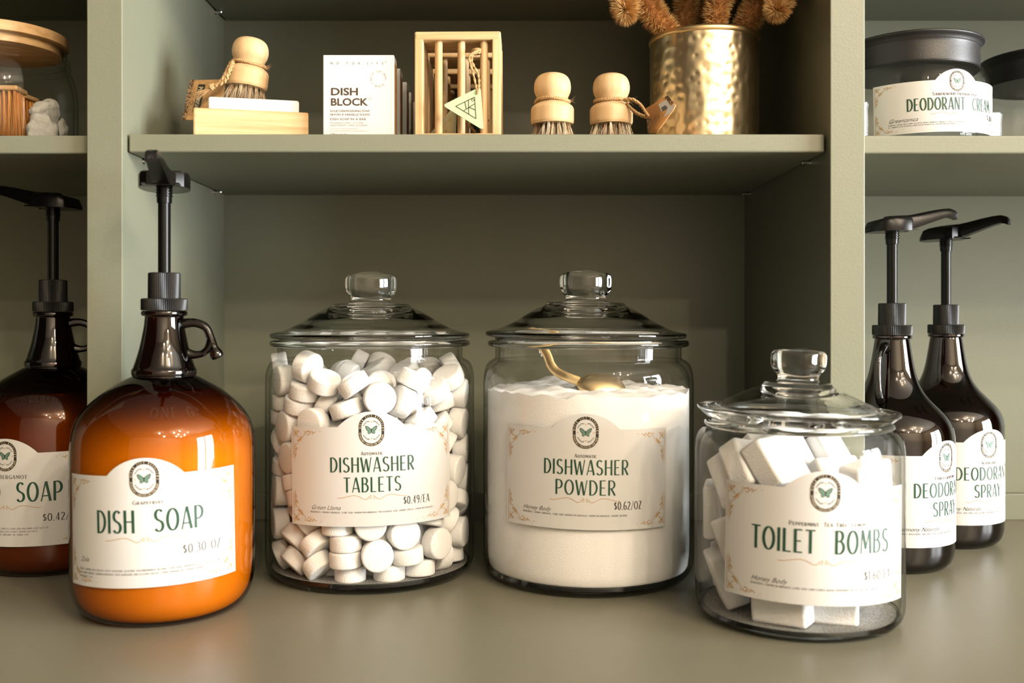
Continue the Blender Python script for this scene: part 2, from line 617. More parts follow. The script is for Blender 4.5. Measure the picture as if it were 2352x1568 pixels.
def emblem(parent, mp, u, v, k=1.0):
    """The shop's oval badge with a butterfly."""
    mb = MB()
    rx, st, wd = .0103 * k, .0026 * k, .0023 * k
    n = 72
    for i in range(n):
        q = []
        for t in (i / n, (i + 1) / n):
            (x, y), (nx, ny) = stadium(t, rx - wd / 2, st)
            q.append(((x - nx * wd / 2, y - ny * wd / 2), (x + nx * wd / 2, y + ny * wd / 2)))
        ink(mb, mp, [[q[0][0], q[0][1], q[1][1], q[1][0]][::-1]], u, v, .00042, 0)
    per = 2 * PI * (rx - wd / 2) + 4 * st

    def along(text, t0, t1, h, inward, mi):
        tot = sum(GLYPH[c][0] + .12 for c in text)
        x = 0.0
        for ch in text:
            wd_ = GLYPH[ch][0] + .12
            f = (x + wd_ / 2) / tot
            (px, py), (nx, ny) = stadium(t0 + (t1 - t0) * f, rx - wd / 2, st)
            a = math.atan2(ny, nx) + (PI / 2 if inward else -PI / 2)
            sgn = -1
            for pts, t in GLYPH[ch][1]:
                qs = [[((qx - GLYPH[ch][0] / 2) * h * .9, (qy - .5) * h) for qx, qy in qq] for qq in stroke(pts, t, 1.3)]
                ink(mb, mp, qs, u + px, v + py, .00056, mi, a)
            x += wd_
    along('RIVER CITY REFILLERY', .015, .52, .00150 * k, False, 1)
    along('RESPONSIBLY CURATED FOR YOUR HOME', .975, .55, .00120 * k, True, 1)
    # butterfly
    for sgn in (-1, 1):
        wing = [(.0002, .0004), (.0016, .0022), (.0035, .0034), (.0047, .0036), (.0046, .0024), (.0037, .0004), (.0024, -.0006), (.0004, -.0006)]
        low = [(.0003, -.0004), (.0024, -.0006), (.0029, -.0014), (.0026, -.0027), (.0014, -.0029), (.0004, -.0016)]
        for pl in (wing, low):
            ink(mb, mp, [[(x * k, y * k) for x, y in pl]], u, v, .00044, 2, 0, sgn)
        ink(mb, mp, stroke([(x * k, y * k) for x, y in wing[:7]], .0004 * k), u, v, .0005, 0, 0, sgn)
        ink(mb, mp, stroke([(x * k, y * k) for x, y in low[1:]], .0003 * k), u, v, .0005, 0, 0, sgn)
    ink(mb, mp, stroke([(0, .0014 * k), (0, -.002 * k)], .0006 * k), u, v, .00052, 0)
    # sprigs and small hearts
    for sx in (-1, 1):
        for sy in (-1, 1):
            for (x, y, a) in ((.0022, .0078, .2), (.0031, .0070, 1.3), (.0040, .0068, .1), (.0046, .0056, 1.1), (.0056, .0053, -.2), (.0058, .0040, .8), (.0012, .0070, .9)):
                ink(mb, mp, leaf(x * k, y * k, .0013 * k, .0005 * k, a - .9), u, v, .00044, 3, 0, sx, sy)
            ink(mb, mp, stroke([(.0012 * k, .0078 * k), (.0038 * k, .0064 * k), (.0062 * k, .0038 * k)], .00016 * k), u, v, .00046, 3, 0, sx, sy)
    for (x, y) in ((0, .0066), (0, -.0066), (-.0064, 0), (.0064, 0)):
        ink(mb, mp, [[(x * k - .0006 * k, y * k), (x * k, y * k - .0006 * k), (x * k + .0006 * k, y * k), (x * k, y * k + .0006 * k)]], u, v, .00044, 4)
    mb.build('emblem', [INKD, CREAMI, MOTHI, INKGR, GOLDI], parent, smooth=False)


def flourishes(parent, mp, wd, ht, vline, wline, k=1.0):
    mb = MB()
    corners = []
    t = .00034 * k
    off = .00042
    for sx in (-1, 1):
        # wave under the heading
        pts = [(.09, .2), (.13, -.6), (.22, -1.0), (.33, -.1), (.42, .5), (.55, .75), (.75, .1), (.90, -.35), (1.0, -.25)]
        cur = cr([(x * wline / 2, y * .0019 * k, 0) for x, y in pts], 4)
        ink(mb, mp, stroke([(p[0], p[1]) for p in cur], t * 1.2), 0, vline, off, 0, 0, sx)
        for dy, dx in ((.0016, .0024), (.0002, .0034), (-.0014, .0028)):
            ink(mb, mp, leaf(.0006 * k, .3 * dy * k, dx * k * .8, .0005 * k, dy * 500), 0, vline, off, 0, 0, sx)
        for sy in (-1, 1):
            v0 = ht / 2
            cb = MB()
            corners.append(cb)
            X, Y = wd / 2 - .0022 * k, ht / 2 - .0022 * k
            A = lambda pl, th=t: ink(cb, mp, stroke(pl, th), 0, v0, off, 0, 0, sx, sy)
            sm = lambda pl: [(p[0], p[1]) for p in cr([(a * k, b * k, 0) for a, b in pl], 4)]
            sh = lambda pl: [(X - a, Y - b) for a, b in sm(pl)]
            A([(X, Y), (X - .026 * k, Y)])
            A([(X, Y), (X, Y - .024 * k)])
            A([(X - .013 * k, Y - .0016 * k), (X - .028 * k, Y - .0016 * k)])
            A([(X - .0016 * k, Y - .013 * k), (X - .0016 * k, Y - .026 * k)])
            # scallop, crescent leaf, curls
            A(sh([(.012, .001), (.0125, .004), (.0105, .0062), (.009, .009), (.0062, .0105), (.004, .0125), (.001, .012)]), t)
            ink(cb, mp, [[(X - a * k, Y - b * k) for a, b in ((.0098, .0052), (.0086, .0082), (.0060, .0100), (.0040, .0098), (.0062, .0084), (.0080, .0066))]], 0, v0, off, 0, 0, sx, sy)
            for pl in ([(.001, .001), (.003, .004), (.0065, .0068)], [(.0012, .0035), (.0035, .0022), (.0022, .0012)], [(.004, .001), (.0052, .0026), (.0028, .0042), (.001, .0062)],
                       [(.0135, .003), (.0155, .0012), (.0175, .003), (.016, .0045), (.0148, .0034)], [(.0178, .0032), (.0195, .0014), (.021, .0028), (.0196, .0036), (.0235, .0016)],
                       [(.003, .0135), (.0012, .0155), (.003, .0175), (.0045, .016), (.0034, .0148)], [(.0032, .0178), (.0014, .0195), (.0028, .021), (.0036, .0196), (.0016, .0235)]):
                A(sh(pl), t * 1.5)
            for (a, b, an) in ((.0022, .0048, 2.2), (.0048, .0022, 2.6), (.0165, .0022, 2.0), (.0022, .0165, 2.8)):
                ink(cb, mp, leaf(X - a * k, Y - b * k, .002 * k, .0009 * k, an), 0, v0, off, 0, 0, sx, sy)
    mb.build('gold_divider', GOLDI, parent, smooth=False)
    for cb in corners:
        cb.build('gold_corner', GOLDI, parent, smooth=False)


def paper_label(parent, mp, heads, subtitle=None, price=None, script=None, fine=(), w=.1445, h=.0805, dome=.0124, dw=.0275,
                emb=(0, .0778), k=1.0, fl=(.0236, .057), fx=-.053, fv=.0112):
    mb = MB()
    n = 90
    us = sorted(set([-w / 2 + w * i / n for i in range(n + 1)] + [emb[0] - dw, emb[0] + dw]))
    Rc = (dw * dw + dome * dome) / (2 * dome)

    def top(u):
        d = abs(u - emb[0])
        return h + (math.sqrt(Rc * Rc - d * d) - (Rc - dome) if d < dw else 0)
    vs, fs = [], []
    rows = 4
    for u in us:
        t = top(u)
        for r in range(rows + 1):
            vs.append(mp(u, t * r / rows, .0003))
    for i in range(len(us) - 1):
        for r in range(rows):
            a = i * (rows + 1) + r
            fs.append((a, a + rows + 1, a + rows + 2, a + 1))
    mb.add(vs, fs)
    lb = mb.build('paper_label', PAPER, parent)
    hd = MB()
    for (t, u, v, cap, wd) in heads:
        ink(hd, mp, letters(t, cap, wd), u, v - cap / 2, .00045)
    hd.build('heading', INKG, lb, smooth=False)
    if subtitle:
        s_ = MB()
        t, u, v, cap, wd = subtitle
        ink(s_, mp, letters(t, cap, wd, 1.25, caps_big=True), u, v - cap / 2, .00045)
        s_.build('subtitle', INKD, lb, smooth=False)
    if price:
        p_ = MB()
        t, u, v, cap, wd = price
        ink(p_, mp, letters(t, cap, wd, .95), u, v - cap / 2, .00045)
        p_.build('price', INKD, lb, smooth=False)
    f_ = MB()
    if script:
        t, u, v, size = script
        ink_mesh(f_, mp, builtin_text(t, size, -.00004, 0.5), u, v, .00045)
    for i, t in enumerate(fine):
        cap = .00135 * k
        wd = min(len(t) * .00088 * k, .11)
        ink(f_, mp, letters(t, cap, wd, 1.1, .16), fx + wd / 2, fv - i * .0026 * k, .00045)
    if f_.v:
        f_.build('fine_print', INKD, lb, smooth=False)
    emblem(lb, mp, emb[0], emb[1], k)
    flourishes(lb, mp, w, h, fl[0], fl[1], k)
    return lb

# ------------------------------------------------------------------ the room and the shelving
YB = 0.30                     # back panel of the shelving
XL0, XL1 = -0.3502, -0.3205   # left upright
XR0, XR1 = 0.2697, 0.2987     # right upright
ZS0, ZS1 = 0.3664, 0.3818     # middle shelves
ZT = 0.564                    # underside of the top shelves
XA, XB, ZM = -0.945, 1.30, 1.15
ZC = 2.30

struct('floor', MB().box((-2.6, -5.4, -0.95), (4.7, 0.6, -0.90)), FLOORM, 'brown shop floor in front of the shelving', 'floor')
struct('ceiling', MB().box((-2.6, -5.4, ZC), (4.7, 0.6, ZC + .05)), PLASTER, 'plain beige shop ceiling above the shelving', 'ceiling')
struct('wall_front', MB().box((-2.6, -5.4, -.9), (4.7, -5.32, ZC)), PLASTER, 'beige shop wall opposite the shelving', 'wall')
Y0, Y1, Z0, Z1 = -2.88, -0.68, -0.78, 1.68
mb = MB()
for lo, hi in (((4.56, -5.32, -.9), (4.64, Y0, ZC)), ((4.56, Y1, -.9), (4.64, .6, ZC)), ((4.56, Y0, Z1), (4.64, Y1, ZC)), ((4.56, Y0, -.9), (4.64, Y1, Z0))):
    mb.box(lo, hi)
struct('wall_right', mb, PLASTER, 'beige shop wall with a tall window beside the shelving', 'wall')
mb = MB()
for lo, hi in (((4.44, Y0, Z0), (4.56, Y0 + .08, Z1)), ((4.44, Y1 - .08, Z0), (4.56, Y1, Z1)), ((4.44, -1.84, Z0), (4.49, -1.72, Z1)),
               ((4.44, Y0, Z1 - .08), (4.56, Y1, Z1)), ((4.44, Y0, Z0), (4.56, Y1, Z0 + .08))):
    mb.box(lo, hi)
struct('window_1', mb, WHITEC, 'tall white framed shop window in the wall beside the shelving', 'window')

struct('wall_back', MB().box((XA - .02, YB, 0), (XB + .02, YB + .018, ZM)), PAINT, 'sage green back panel of the built-in shelving', 'back panel')
struct('trim_1', MB().box((XA, YB - .012, .0), (XB, YB, .0295)), PAINT, 'low sage strip along the back of the counter', 'trim', .001)

o = MB().box((XA, -.30, -.032), (XB, YB, 0)).build('countertop', COUNTER, smooth=False, bevel=.002)
tag(o, 'sage grey painted counter carrying the jars and jugs', 'counter')
o = MB().box((XA, -.27, -.9), (XB, YB, -.032)).build('base_cabinet', PAINT, smooth=False)
tag(o, 'sage green cabinet base under the painted counter', 'cabinet')
for x0, x1, lab in ((XL0, XL1, 'sage upright between the brown hand soap jug and the dish soap jug'),
                    (XR0, XR1, 'sage upright between the brass pot and the black lidded jars')):
    o = MB().box((x0, 0, 0), (x1, YB, ZM)).build('shelf_upright', PAINT, smooth=False, bevel=.0008)
    tag(o, lab, 'upright', 'uprights of the shelving')
for x0, x1, lab in ((XA - .02, XA, 'outer sage side panel of the shelving beyond the hand soap jug'),
                    (XB, XB + .02, 'outer sage side panel of the shelving beyond the deodorant jugs')):
    o = MB().box((x0, 0, -.9), (x1, YB, ZM)).build('side_panel', PAINT, smooth=False)
    tag(o, lab, 'upright', 'uprights of the shelving')
g = .0016
for x0, x1, a, b, y0, lab in ((XA, XL0, ZS0 - .0014, ZS1 - .0014, .008, 'sage shelf under the wooden lidded jar'),
                              (XL1 + g, XR0 - g, ZS0, ZS1, .0095, 'sage shelf carrying the scrub brushes and the brass pot'),
                              (XR1, XB, ZS0 - .0014, ZS1 - .0014, .008, 'sage shelf under the black lidded glass jars'),
                              (XA, XL0, ZT, ZT + .0155, .012, 'upper sage shelf over the wooden lidded jar'),
                              (XL1 + g, XR0 - g, ZT, ZT + .0155, .012, 'upper sage shelf over the brushes and the brass pot'),
                              (XR1, XB, ZT, ZT + .0155, .012, 'upper sage shelf over the black lidded glass jars')):
    o = MB().box((x0, y0, a), (x1, YB, b)).build('shelf', PAINT, smooth=False, bevel=.0016, seg=3)
    tag(o, lab, 'shelf', 'shelves of the built-in shelving')

# small metal pins that carry the shelves
for (px, py, side, nm) in ((328, 370, -1, 'small metal shelf pin at the front left under the brush shelf'),
                           (492, 440, -1, 'small metal shelf pin at the back left under the brush shelf'),
                           (1862, 370, 1, 'small metal shelf pin at the front right under the brush shelf'),
                           (1722, 440, 1, 'small metal shelf pin at the back right under the brush shelf'),
                           (493, 32, -1, 'small metal shelf pin at the back left under the top shelf')):
    xw = XL1 if side < 0 else XR0
    D = abs(xw) * F / abs(px - CX)
    zb = ZS0 if py > 100 else ZT
    t = thing('shelf_pin', nm, 'shelf pin', (xw, D - D0, zb - .0016), group='shelf pins')
    R = Matrix.Rotation(-side * PI / 2, 4, 'Y')
    MB().lathe([(0, 0), (.0016, 0), (.0016, .0075), (.0012, .008), (0, .008)], 14, M=R).build('peg', CHROME, t)
    MB().lathe([(0, 0), (.0030, 0), (.0030, .0009), (.0016, .0012)], 18, M=R).build('collar', CHROME, t)

# ------------------------------------------------------------------ pump
CAPLO = .0093


def rrect(s, wdt, z0, z1, c=.25):
    """Rounded-corner cross-section across the spout at distance s."""
    h = wdt / 2
    e = min(h, (z1 - z0) / 2) * c * 2
    return [(s, -h, z0), (s, h, z0), (s, h, z1 - e), (s, h - e * .3, z1 - e * .3), (s, h - e, z1), (s, -h + e, z1), (s, -h + e * .3, z1 - e * .3), (s, -h, z1 - e)]


def pump(parent, z, ang):
    """Black dispenser pump; the spout points along `ang` (degrees from +X)."""
    rib = lambda a, zz, i: 1.0 if i % 2 else .965
    MB().lathe([(0, 0), (.0172, 0), (.0176, .0006), (.0176, CAPLO - .0008), (.0168, CAPLO), (.0100, CAPLO)], 144, M=Matrix.Translation((0, 0, z)),
               fn=lambda a, zz, i: 1.0 if (zz < .0005 or zz > CAPLO - .0002) else rib(a, zz, i)).build('screw_cap', BLACKR, parent, ang=20)
    MB().lathe([(.0100, .0088), (.0122, .0092), (.0124, .0098), (.0122, .0288), (.0116, .0295), (.0050, .0296), (.0046, .0280)], 108, M=Matrix.Translation((0, 0, z)),
               fn=lambda a, zz, i: rib(a, zz, i) if .0094 < zz < .029 else 1.0).build('pump_collar', BLACKR, parent, ang=20)
    MB().lathe([(0, .028), (.0048, .028), (.0048, .084), (.0057, .0842), (.0058, .0885)] + [q for k in range(3) for q in ((.0058, .0890 + k * .0022), (.0064, .0894 + k * .0022), (.0064, .0902 + k * .0022), (.0058, .0906 + k * .0022))] + [(.0062, .0965), (0, .0965)],
               28, M=Matrix.Translation((0, 0, z))).build('pump_stem', BLACK, parent)
    M = Matrix.Translation((0, 0, z + .096)) @ Matrix.Rotation(math.radians(ang), 4, 'Z')
    hd = MB()
    hd.loft([rrect(-.0246, .012, -.0012, .0002), rrect(-.0225, .022, -.0010, .0028), rrect(-.018, .031, -.0008, .0095), rrect(-.012, .036, -.0006, .0114), rrect(-.004, .0385, -.0004, .0124),
             rrect(.005, .0375, -.0002, .0125), rrect(.0115, .0330, 0, .0122), rrect(.0150, .022, .0008, .0116)], M=M)
    h = hd.build('pump_head', BLACK, parent, ang=28)
    sp = MB()
    sp.loft([rrect(-.006, .0130, .0004, .0140), rrect(.004, .0136, .0004, .0146), rrect(.014, .0132, .0010, .0150), rrect(.022, .0122, .0036, .0164), rrect(.034, .0112, .0078, .0190),
             rrect(.046, .0102, .0118, .0210), rrect(.053, .0096, .0136, .0214), rrect(.0575, .0092, .0124, .0200), rrect(.0600, .0084, .0112, .0178)], M=M)
    s = sp.build('spout', BLACK, h, ang=28)
    MB().lathe([(0, 0), (.0021, 0), (.0021, .0006), (0, .0003)], 16, M=M @ Matrix.Translation((.0597, 0, .0146)) @ Matrix.Rotation(PI / 2 + .25, 4, 'Y')).build('nozzle', BLACKM, h)
    # finger rests under the front of the plate
    for sg in (-1, 1):
        lp = MB().loft([rrect(.006, .004, .0002, .0016), rrect(.020, .0030, .0008, .0020)], M=M @ Matrix.Translation((0, sg * .0125, 0)))
        lp.build('finger_lip', BLACK, h)


# ------------------------------------------------------------------ amber one-gallon jugs
JUG = [(0, .004), (.038, .0025), (.047, .0004), (.052, .0002), (.0575, .0022), (.0625, .0065), (.0665, .0140), (.0686, .0260), (.0693, .0440), (.0693, .0900), (.0692, .1120), (.0688, .1290),
       (.0674, .1400), (.0640, .1490), (.0585, .1568), (.0515, .1638), (.0440, .1698), (.0360, .1748), (.0292, .1786), (.0254, .1806)]
JNECK = [(.0254, .1804), (.0240, .1812), (.0243, .1824), (.0246, .1840), (.0244, .1862), (.0232, .1882), (.0216, .1930), (.0196, .1995), (.0180, .2060), (.0166, .2130), (.0154, .2195), (.0149, .2240), (.0147, .2278),
         (.0166, .2284), (.0173, .2296), (.0173, .2312), (.0164, .2322), (.0130, .2324)]


def jug(name, label, loc, ang, lab, liquid, level, hang=0.0):
    t = thing(name, label, 'jug', loc, group='amber soap jugs with pumps')
    b = MB()
    b.lathe(prof(JUG, 4), 96)
    b.build('glass_body', AMBER, t, ang=60)
    nk = MB()
    nk.lathe(prof(JNECK, 3), 72)
    nk.build('neck', AMBERN, t, ang=50)
    fill = [(max(r - .0022, 0), z + (.0022 if z < .05 else 0)) for r, z in JUG if z < level]
    r_at = fill[-1][0]
    fill += [(r_at - .001, level), (0, level)]
    MB().lathe(prof(fill[:-2], 4) + fill[-2:], 80).build('liquid_soap', liquid, t, ang=50)
    H = Matrix.Rotation(hang, 4, 'Z')
    a = cr([(.0135, 0, .2218), (.0190, 0, .2228), (.0255, 0, .2226), (.0325, 0, .2192), (.0364, 0, .2110), (.0388, 0, .2035), (.0408, 0, .1985), (.0424, 0, .1952)], 6)
    ra = [.0036 - .0008 * math.sin(PI * i / (len(a) - 1)) + (.0012 if i > len(a) * .72 else 0) * math.sin(PI * (i / (len(a) - 1) - .72) / .28) for i in range(len(a))]
    ra[-1] *= .6
    hb = MB().tube(a, ra, 14, M=H, flat=1.15)
    c = cr([(.0185, 0, .1985), (.0240, 0, .1978), (.0300, 0, .1990), (.0345, 0, .2030), (.0372, 0, .2080)], 6)
    hb.tube(c, [.0038 - .0014 * math.sin(PI * i / (len(c) - 1)) for i in range(len(c))], 14, M=H, flat=1.15)
    hb.build('handle', AMBERN, t, ang=70)
    # raised lettering on the shoulder
    em = MB()
    mp = lambda u, v, off: (lambda a_, r_, z_: (r_ * math.sin(a_), -r_ * math.cos(a_), z_))(math.radians(lab['emboss']) + u / .059, .0590 + off - v * 1.0, .1575 + v)
    ink(em, mp, letters('ONE GALLON', .0072, .062, 1.0, .25), 0, -.0036, .0006)
    em.build('raised_lettering', AMBERC, t, smooth=False)
    paper_label(t, Cyl(.0693, lab['phi'], lab['z'], lab.get('tilt', 0)), **lab['spec'])
    pump(t, .2326, ang)
    return t


jug('dish_soap_jug', 'amber glass pump jug labelled DISH SOAP full of bright orange liquid', (-.2690, -.0480, 0), 280,
    dict(phi=8.5, z=.0335, tilt=1.6, emboss=40, spec=dict(w=.1370,
        heads=[('DISH  SOAP', .0020, .0475, .0165, .0775)], subtitle=('Grapefruit', .002, .0610, .0028, .021),
        price=('$0.30/OZ', .0395, .0250, .0068, .0290), script=('Zola', -.055, .0180, .0050),
        fine=('WATER, SODIUM COCO SULFATE, DECYL GLUCOSIDE, GLYCERIN, COCAMIDOPROPYL BETAINE, CITRIC ACID, SODIUM BENZOATE, CITRUS PEEL OIL', 'POTASSIUM SORBATE, SODIUM GLUCONATE, COCO GLUCOSIDE AND GLYCERYL OLEATE, CITRUS PARADISI OIL, SODIUM CHLORIDE', 'INGREDIENTS LIST'),
        fl=(.0345, .060), fx=-.056, fv=.0118)), SOAP, .1715, 0.0)
jug('hand_soap_jug', 'dark amber pump jug labelled HAND SOAP behind the left upright', (-.4215, .0950, 0), 176,
    dict(phi=-8.0, z=.0300, tilt=.5, emboss=0, spec=dict(
        heads=[('HAND  SOAP', .0020, .0470, .0170, .0900)], subtitle=('ORANGE, BERGAMOT', -.004, .0600, .0032, .046),
        price=('$0.42/OZ', .0460, .0245, .0068, .0300),
        fine=('WATER, ALOE BARBADENSIS LEAF JUICE, POTASSIUM OLEATE, PCA CAPRYLYL, CITRIC ACID AND AMINO ACID SALTS OIL', 'GLYCERIN, QUILLAJA SAPONARIA EXTRACT OF ROSEMARINUS OFFICINALIS LEAF EXTRACT, SODIUM GLUCONATE', 'POTASSIUM SALTS, SWEET ORANGE OIL, CITRUS BERGAMIA PEEL OIL, BERGAMOT OIL, SORBIC ACID'),
        fl=(.0340, .060), fx=-.056, fv=.0150)), SOAPD, .1600, 0.15)

# ------------------------------------------------------------------ brown half-gallon growlers
GROW = [(0, .004), (.030, .0022), (.038, .0003), (.043, .0003), (.0480, .0030), (.0515, .0075), (.0533, .0140), (.0539, .0240), (.0540, .0600), (.0540, .1120), (.0536, .1215), (.0518, .1290), (.0480, .1362),
        (.0424, .1425), (.0362, .1488), (.0305, .1550), (.0262, .1612), (.0230, .1680), (.0210, .1742), (.0194, .1810), (.0178, .1900), (.0164, .1990), (.0154, .2055), (.0152, .2072), (.0168, .2078), (.0172, .2092), (.0166, .2106), (.0130, .2108)]


def growler(label, loc, ang, hang, phi, sub, script):
    t = thing('deodorant_spray_jug', label, 'jug', loc, group='dark brown deodorant spray jugs')
    MB().lathe(prof(GROW, 4), 88).build('glass_body', BROWN, t, ang=60)
    fill = [(max(r - .002, 0), z + (.002 if z < .04 else 0)) for r, z in GROW if z < .150]
    MB().lathe(prof(fill, 3) + [(0, .150)], 64).build('liquid', SOAPD, t, ang=50)
    a = cr([(.0140, 0, .1985), (.0220, 0, .2000), (.0320, 0, .1970), (.0390, 0, .1890), (.0410, 0, .1780), (.0400, 0, .1670), (.0380, 0, .1590), (.0330, 0, .1525)], 5)
    MB().tube(a, [.0042 - .0010 * math.sin(PI * i / (len(a) - 1)) for i in range(len(a))], 14, M=Matrix.Rotation(math.radians(hang), 4, 'Z'), flat=1.3).build('handle', BROWN, t, ang=70)
    em = MB()
    mp = lambda u, v, off: (lambda a_, r_, z_: (r_ * math.sin(a_), -r_ * math.cos(a_), z_))(math.radians(phi - 18) + u / .040, .0392 + off - v * .95, .1462 + v)
    ink(em, mp, letters('64', .0065, .011, 1.0, .25), 0, -.003, .0006)
    em.build('raised_lettering', BROWN, t, smooth=False)
    paper_label(t, Cyl(.0540, phi, .0255), heads=[('DEODORANT', .0, .0500, .0128, .0700), ('SPRAY', .0, .0332, .0128, .0340)],
                subtitle=(sub, 0, .0605, .0030, .0300 if len(sub) > 10 else .0190), price=('$0.98/OZ', .046, .0185, .0062, .0240),
                script=(script, -.050, .0145, .0052), fine=('INGREDIENTS: WITCH HAZEL, ALOE VERA, ETHYL ALCOHOL, MAGNESIUM, ESSENTIAL OIL', 'BLEND'), fl=(.0230, .050), fx=-.050, fv=.0115)
    pump(t, .2110, ang)
    return t


growler('dark brown DEODORANT SPRAY pump jug just behind the toilet bombs jar', (.3580, .0950, 0), 2, 232, 35, 'Vanilla Grapefruit', 'Harmony Naturals')
growler('dark brown DEODORANT SPRAY pump jug standing farther back near the back panel', (.4500, .1900, 0), -42, 47, 22, 'Woodlands', 'Harmony Naturals')


# ------------------------------------------------------------------ clear jars with lids
def glass_jar(name, label, loc, wall, inner, base, rim, lidp, lidz, lidtilt=(0, 0), lidoff=(0, 0), knob=None, group='clear glass jars on the counter'):
    t = thing(name, label, 'jar', loc, group=group)
    MB().lathe(prof(wall, 4), 112).build('glass_body', GLASS, t, ang=60)
    MB().lathe(prof(inner, 4), 112).build('inner_wall', GLASS_IN, t, ang=60)
    MB().lathe(base, 112).build('glass_base', SOLIDB, t, ang=50)
    MB().lathe(rim, 112).build('rim', SOLID, t, ang=50)
    L = Matrix.Translation((lidoff[0], lidoff[1], lidz)) @ Euler((lidtilt[0], lidtilt[1], 0)).to_matrix().to_4x4()
    fn = None
    if knob:
        fn = lambda a, z, i: 1 + (.035 * math.cos(4 * a + .6) * min(1, max(0, (z - knob[0]) / .004)) * min(1, max(0, (knob[1] - z) / .004)))
    MB().lathe(prof(lidp, 4), 112, M=L, fn=fn).build('lid', SOLID, t, ang=50)
    return t


WALL = [(.0905, .0065), (.0922, .0100), (.0931, .0160), (.0932, .0250), (.0932, .0900), (.0932, .1600), (.0931, .1700), (.0925, .1780), (.0908, .1840), (.0880, .1880), (.0850, .1898), (.0832, .1908), (.0826, .1925), (.0826, .1960), (.0826, .2012)]
INNER = [(.0885, .0095), (.0896, .0180), (.0898, .0400), (.0898, .1000), (.0898, .1660), (.0892, .1740), (.0875, .1800), (.0845, .1845), (.0815, .1868), (.0799, .1885), (.0796, .1920), (.0796, .2012)]
BASE = [(0, .0022), (.070, .0018), (.078, .0004), (.083, .0002), (.0872, .0022), (.0898, .0054), (.0905, .0066), (.0885, .0098), (.0865, .0078), (.080, .0068), (.05, .0064), (0, .0064)]
RIM = [(.0796, .2010), (.0826, .2010), (.0868, .2014), (.0890, .2026), (.0894, .2044), (.0888, .2062), (.0866, .2072), (.0830, .2074), (.0804, .2070), (.0796, .2056), (.0796, .2010)]
LID = [(0, .0225), (.020, .0222), (.034, .0200), (.048, .0140), (.060, .0075), (.072, .0022), (.0772, -.0015), (.0790, -.0040), (.0806, -.0040), (.0815, -.0006), (.0850, .0000), (.0882, .0006), (.0892, .0024), (.0886, .0044), (.0850, .0056),
       (.0770, .0074), (.0690, .0108), (.0600, .0155), (.0520, .0205), (.0440, .0252), (.0372, .0282), (.0352, .0300), (.0330, .0310), (.0260, .0316), (.0200, .0322), (.0180, .0340), (.0184, .0368), (.0206, .0400), (.0222, .0440),
       (.0226, .0500), (.0220, .0545), (.0190, .0574), (.0130, .0586), (.0110, .0594), (.0060, .0606), (0, .0610)]
TAB_LOC = (-.1226, .0690, 0)
POW_LOC = (.0722, .0590, 0)
jt = glass_jar('tablet_jar', 'clear glass jar labelled DISHWASHER TABLETS full of round white tablets', TAB_LOC, WALL, INNER, BASE, RIM, LID, .2084, knob=(.036, .058))
paper_label(jt, Cyl(.0932, 8.3, .0580, .8), heads=[('DISHWASHER', .0006, .0500, .0122, .0695), ('TABLETS', .0003, .0338, .0122, .0468)], subtitle=('Automatic', 0, .0592, .0030, .0178),
            price=('$0.49/EA', .0372, .0194, .0066, .0235), script=('Green Llama', -.0520, .0136, .0050),
            fine=('INGREDIENTS: SODIUM CARBONATE, CITRIC ACID, SODIUM PERCARBONATE, POLYASPARTIC ACID, SODIUM CITRATE, SODIUM METASILICATE',), fl=(.0238, .057), fx=-.0525, fv=.0108)
jp = glass_jar('powder_jar', 'clear glass jar labelled DISHWASHER POWDER filled with white powder', POW_LOC, WALL, INNER, BASE, RIM, LID, .2094, lidtilt=(.0, .012), lidoff=(-.0022, 0), knob=(.036, .058))
paper_label(jp, Cyl(.0932, -5.8, .0572, -.6), heads=[('DISHWASHER', .0006, .0500, .0122, .0695), ('POWDER', .0003, .0338, .0122, .0490)], subtitle=('Automatic', 0, .0592, .0030, .0178),
            price=('$0.62/OZ', .0350, .0194, .0066, .0235), script=('Honey Body', -.0535, .0136, .0050),
            fine=('INGREDIENTS: SODIUM CARBONATE, CITRIC ACID, SODIUM PERCARBONATE, SODIUM BICARBONATE, SODIUM CHLORIDE',), fl=(.0238, .057), fx=-.0535, fv=.0108)

SC = .0772 / .0932
SWALL = [(.0748, .0055), (.0762, .0085), (.0770, .0130), (.0772, .0220), (.0772, .0700), (.0772, .1180), (.0771, .1270), (.0764, .1335), (.0745, .1385), (.0715, .1418), (.0690, .1432), (.0668, .1440), (.0658, .1452)]
SINNER = [(.0730, .0085), (.0740, .0160), (.0742, .0300), (.0742, .0700), (.0742, .1160), (.0738, .1245), (.0724, .1315), (.0698, .1365), (.0665, .1398), (.0640, .1415), (.0632, .1440)]
SBASE = [(r * SC, z * .86) for r, z in BASE]
SRIM = [(.0628, .1436), (.0660, .1434), (.0690, .1440), (.0702, .1452), (.0704, .1468), (.0696, .1482), (.0670, .1490), (.0640, .1490), (.0630, .1478), (.0628, .1436)]
SLID = [(0, .0195), (.018, .0190), (.030, .0165), (.042, .0115), (.052, .0072), (.0590, .0035), (.0612, .0000), (.0620, -.0030), (.0634, -.0030), (.0642, .0004), (.0672, .0012), (.0705, .0036), (.0735, .0064), (.0749, .0078), (.0752, .0092), (.0744, .0100),
        (.0700, .0098), (.0640, .0106), (.0570, .0132), (.0490, .0166), (.0420, .0202), (.0340, .0240), (.0278, .0260), (.0262, .0272), (.0250, .0290), (.0235, .0296), (.0180, .0300), (.0154, .0312), (.0152, .0340), (.0166, .0372), (.0190, .0400),
        (.0198, .0440), (.0200, .0490), (.0196, .0520), (.0176, .0538), (.0120, .0546), (.006, .0556), (0, .0560)]
BOMB_LOC = (.2228, -.0672, 0)
